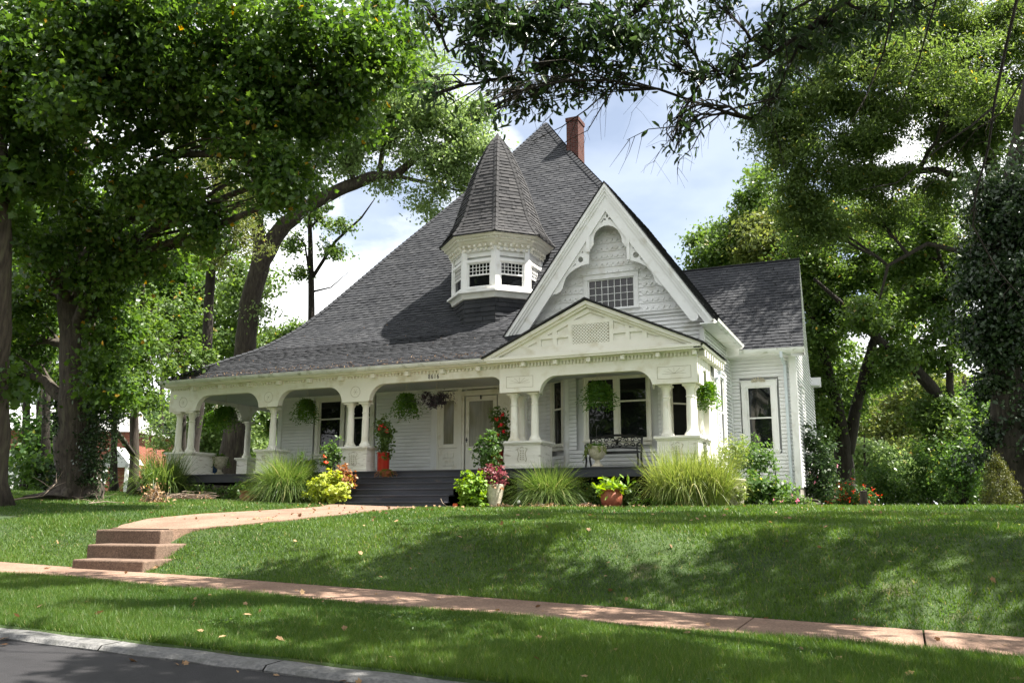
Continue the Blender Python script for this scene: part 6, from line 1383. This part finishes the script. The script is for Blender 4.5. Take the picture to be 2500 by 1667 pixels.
X = np.concatenate([X, rng.uniform(-9, 0, 26)]); Y = np.concatenate([Y, 5.3 - np.abs(rng.normal(0, .12, 26))])
P = np.array([(x, y, (SW(x) - .075 if y < 5.33 else SW(x) + .01 if 8.45 < y < 9.85 else G(x, y) + (.05 if not PATHIN(x, y) else .045))) for x, y in zip(X, Y)])
tag(leaf_obj('leaf_litter', P, .058, M['litter'], None, 'lobed', 1.2), 'dry brown leaves scattered over the lawn and walks', 'leaf litter', kind='stuff')
P = np.array([(x, 21.22 + rng.uniform(-.02, .35), 0) for x in rng.uniform(-21.3, -10.2, 420)]); P[:, 2] = [zt(y - 21.2) + .03 for y in P[:, 1]]
q = np.array([(rng.uniform(-20, -11), y, 0) for y in rng.uniform(21.4, 24, 60)]); q[:, 2] = [zt(y - 21.2) + .03 for y in q[:, 1]]
lt = leaf_obj('roof_litter', np.concatenate([P, q]), .05, M['litter'], H, 'long', 1.0); lt['kind'] = 'stuff'

# stump post, border logs, gas pipe, utility pole, wires
c = GV(W(1984, 1160, 25)); t = empty('wooden_post', c, 'short weathered grey wooden post on the right lawn', 'post'); mb = MB(); mb.obox((c.x - .09, c.y, c.z - .05), (.18, .03, 0), (-.03, .16, 0), (.03, 0, .52)); mb.build('post', M['bark'], t, bevel=.015)
c = GV(onY(1975, 1225, 26.0)); t = empty('log_edging', c, 'rotting rusty-brown timber edging at the wing corner', 'edging'); mb = MB(); mb.tube([c + Vector((-.75, 0, .22)), c + Vector((.3, .1, .05))], .07, 8); mb.tube([c + Vector((-.7, .15, .34)), c + Vector((.25, .2, .18))], .03, 6); mb.build('timber', M['bark'], t)
mb = MB(); a = onY(1700 + 1040 * .17, 1050 + 610 * .17, 26.85); b = onY(1700 + 1135 * .17, 1050 + 610 * .17, 26.85); e = onY(1700 + 1148 * .17, 1050 + 830 * .17, 26.85)
mb.tube([a + Vector((0, .12, 0)), a, b, e], .02, 7); mb.tube([e + Vector((-.22, 0, .12)), e + Vector((.06, 0, .12))], .02, 7); mb.build('gas_pipe', M['dark'], H)
c = GV(W(2214, 1130, 60)); t = empty('utility_pole', c, 'grey wooden utility pole with a transformer box behind the ivy tree', 'utility pole')
mb = MB(); mb.tube([c, W(2214, 860, 60)], [.2, .16], 10); mb.build('pole', M['bark'], t)
a = W(2192, 952, 60); mb = MB(); mb.lathe((a.x, a.y, a.z - .65), [(.38, 0), (.42, .05), (.42, 1.15), (.36, 1.25), (.1, 1.3)], 14); mb.build('transformer', M['gutter'], t, smooth=True)
wi = empty('power_lines', W(2214, 985, 60), 'thin power lines running behind the trees to the pole', 'power line'); 
for y0, y1 in ((985, 975), (998, 988), (1095, 1090), (1102, 1094)):
    mb = MB(); A_, B_ = W(1860, y0 + 8, 52), W(2214, y1 - 12, 60); mb.tube([A_.lerp(B_, k / 8) - Vector((0, 0, .5 * math.sin(math.pi * k / 8))) for k in range(9)], .022, 4); mb.build('cable', M['dark'], wi)

# ---- neighbouring buildings on the left
def brickhouse(label, x0, x1, d, ytop, yeave, roofc, name='brick_house', depth=8, chim=None, doors=()):
    A_, B_ = GV(W(x0, 1130, d)), GV(W(x1, 1130, d)); u = (B_ - A_); u.z = 0; ln = u.length; u.normalize(); v = Vector((-u.y, u.x, 0)); v = v if v.y > 0 else -v
    ze = W(x0, yeave, d).z; zr = W(x0, ytop, d).z; t = empty(name, A_, label, 'house', 'neighbouring brick houses'); Z = Vector((0, 0, 1)); A0 = Vector((A_.x, A_.y, -.5))
    mb = MB(); mb.obox(A0, u * ln, v * depth, Z * (ze + .5)); mb.build('wall', M['brickfar'], t)
    mb = MB(); e = .4; a = A0 - u * e - v * e; a.z = ze; b = A0 + u * (ln + e) - v * e; b.z = ze; m1 = A0 + v * depth / 2 - u * e; m1.z = zr; m2 = A0 + v * depth / 2 + u * (ln + e); m2.z = zr; c_ = b + v * (depth + 2 * e); d_ = a + v * (depth + 2 * e)
    mb.face([a, b, m2, m1]); mb.face([m1, m2, c_, d_]); mb.face([a, m1, d_]); mb.face([b, c_, m2]); mb.face([a, d_, c_, b]); r = mb.build('roof', roofc, t)
    if chim: mb = MB(); q = A0 + u * chim + v * depth * .4; q.z = ze; mb.obox(q, u * 1.0, v * .8, Z * (zr - ze + 1.2)); mb.build('chimney', M['brickfar'], r)
    for (a_, b_, h_, k_) in doors:
        mb = MB(); q = A0 + u * a_ - v * .06; q.z = A_.z + h_[0]; mb.obox(q, u * (b_ - a_), v * .08, Z * (h_[1] - h_[0])); mb.build(k_, M['white'] if k_ != 'window' else M['glass'], t)
    return t, A_, u, v, ze
M['roofpale'] = noisy('pale_roof', (.36, .36, .36), (.42, .42, .42), 2, .8, .1, 20)
brickhouse('two-storey red brick house with pale roof at the far left', -60, 205, 52, 905, 985, M['roofpale'], depth=9, chim=4.0, doors=[(1.2, 3.2, (0, 2.6), 'door'), (4.2, 5.2, (1.0, 2.4), 'window'), (.3, .8, (3.0, 4.2), 'window')])
t, A_, u, v, ze = brickhouse('small red brick house with a white porch gable behind the ivy trunk', 212, 291, 50, 984, 990, M['roofpale'], depth=7)
g0 = GV(W(243, 1130, 49)); ww = PX(58, 49); zt_ = W(243, 1066, 49).z; zp = W(270, 1028, 49).z
mb = MB(); f0 = g0 - v * .8; Z = Vector((0, 0, 1))
a = Vector((f0.x, f0.y, zt_)) - u * .15; b = a + u * (ww + .3); m_ = (a + b) / 2; m_.z = zp; bk = v * 2.0
mb.face([a, b, m_]); mb.face([a - v * .1, m_ - v * .1 + Z * .05, m_ + bk, a + bk]); mb.face([m_ - v * .1 + Z * .05, b - v * .1, b + bk, m_ + bk]); mb.obox(a - Z * .18, b - a, v * .2, Z * .18); mb.build('porch_gable', M['siding'], t)
for q in (.1, ww - .1): mb = MB(); c_ = f0 + u * q; mb.obox((c_.x, c_.y, g0.z), u * .16, v * .16, Z * (zt_ - g0.z)); mb.build('porch_post', M['white'], t)
mb = MB(); c_ = f0 + u * .2; mb.obox((c_.x, c_.y, g0.z), u * (ww * .4), v * .3, Z * .55); mb.build('porch_wall', M['brickfar'], t)
# silver car behind the crest
c = GV(W(46, 1142, 46)); cr_ = empty('parked_car', c, 'silver car roof showing over the lawn crest at the far left', 'car')
M['car'] = mat('silver_car_paint', (.45, .47, .5), .25, .6); M['tyre'] = mat('tyre', (.02, .02, .02), .8)
z0 = W(46, 1133, 46).z - 1.42; u = Vector((.9, .35, 0)).normalized(); v = Vector((-u.y, u.x, 0)); c0 = Vector((c.x, c.y, z0)) - u * 2.1
sec = lambda pts, w0, w1: None
def prism(mb, pts, off, wd, ins=0):
    A1 = [c0 + u * a + Vector((0, 0, b)) + v * (off + (ins if b > .95 else 0)) for a, b in pts]; B1 = [c0 + u * a + Vector((0, 0, b)) + v * (off + wd - (ins if b > .95 else 0)) for a, b in pts]
    mb.face(A1); mb.face(B1[::-1]); 
    for k in range(len(pts)): mb.face([A1[k], B1[k], B1[(k + 1) % len(pts)], A1[(k + 1) % len(pts)]])
mb = MB(); prism(mb, [(0, .3), (0, .75), (.2, .88), (.9, .95), (1.5, 1.36), (2.0, 1.42), (2.6, 1.40), (3.3, 1.0), (4.1, .85), (4.3, .6), (4.3, .3)], 0, 1.75, .18); mb.build('body', M['car'], cr_, bevel=.04)
mb = MB(); prism(mb, [(1.05, .97), (1.55, 1.3), (2.55, 1.33), (3.1, 1.0)], -.005 + .12, 1.51, .07); mb.build('window', M['glass'], cr_)
for a in (.8, 3.45):
    for w_ in (-.02, 1.6): mb = MB(); q = c0 + u * a + v * w_ + Vector((0, 0, .32)); mb.tube([q, q + v * .18], .32, 18); mb.build('wheel', M['tyre'], cr_)
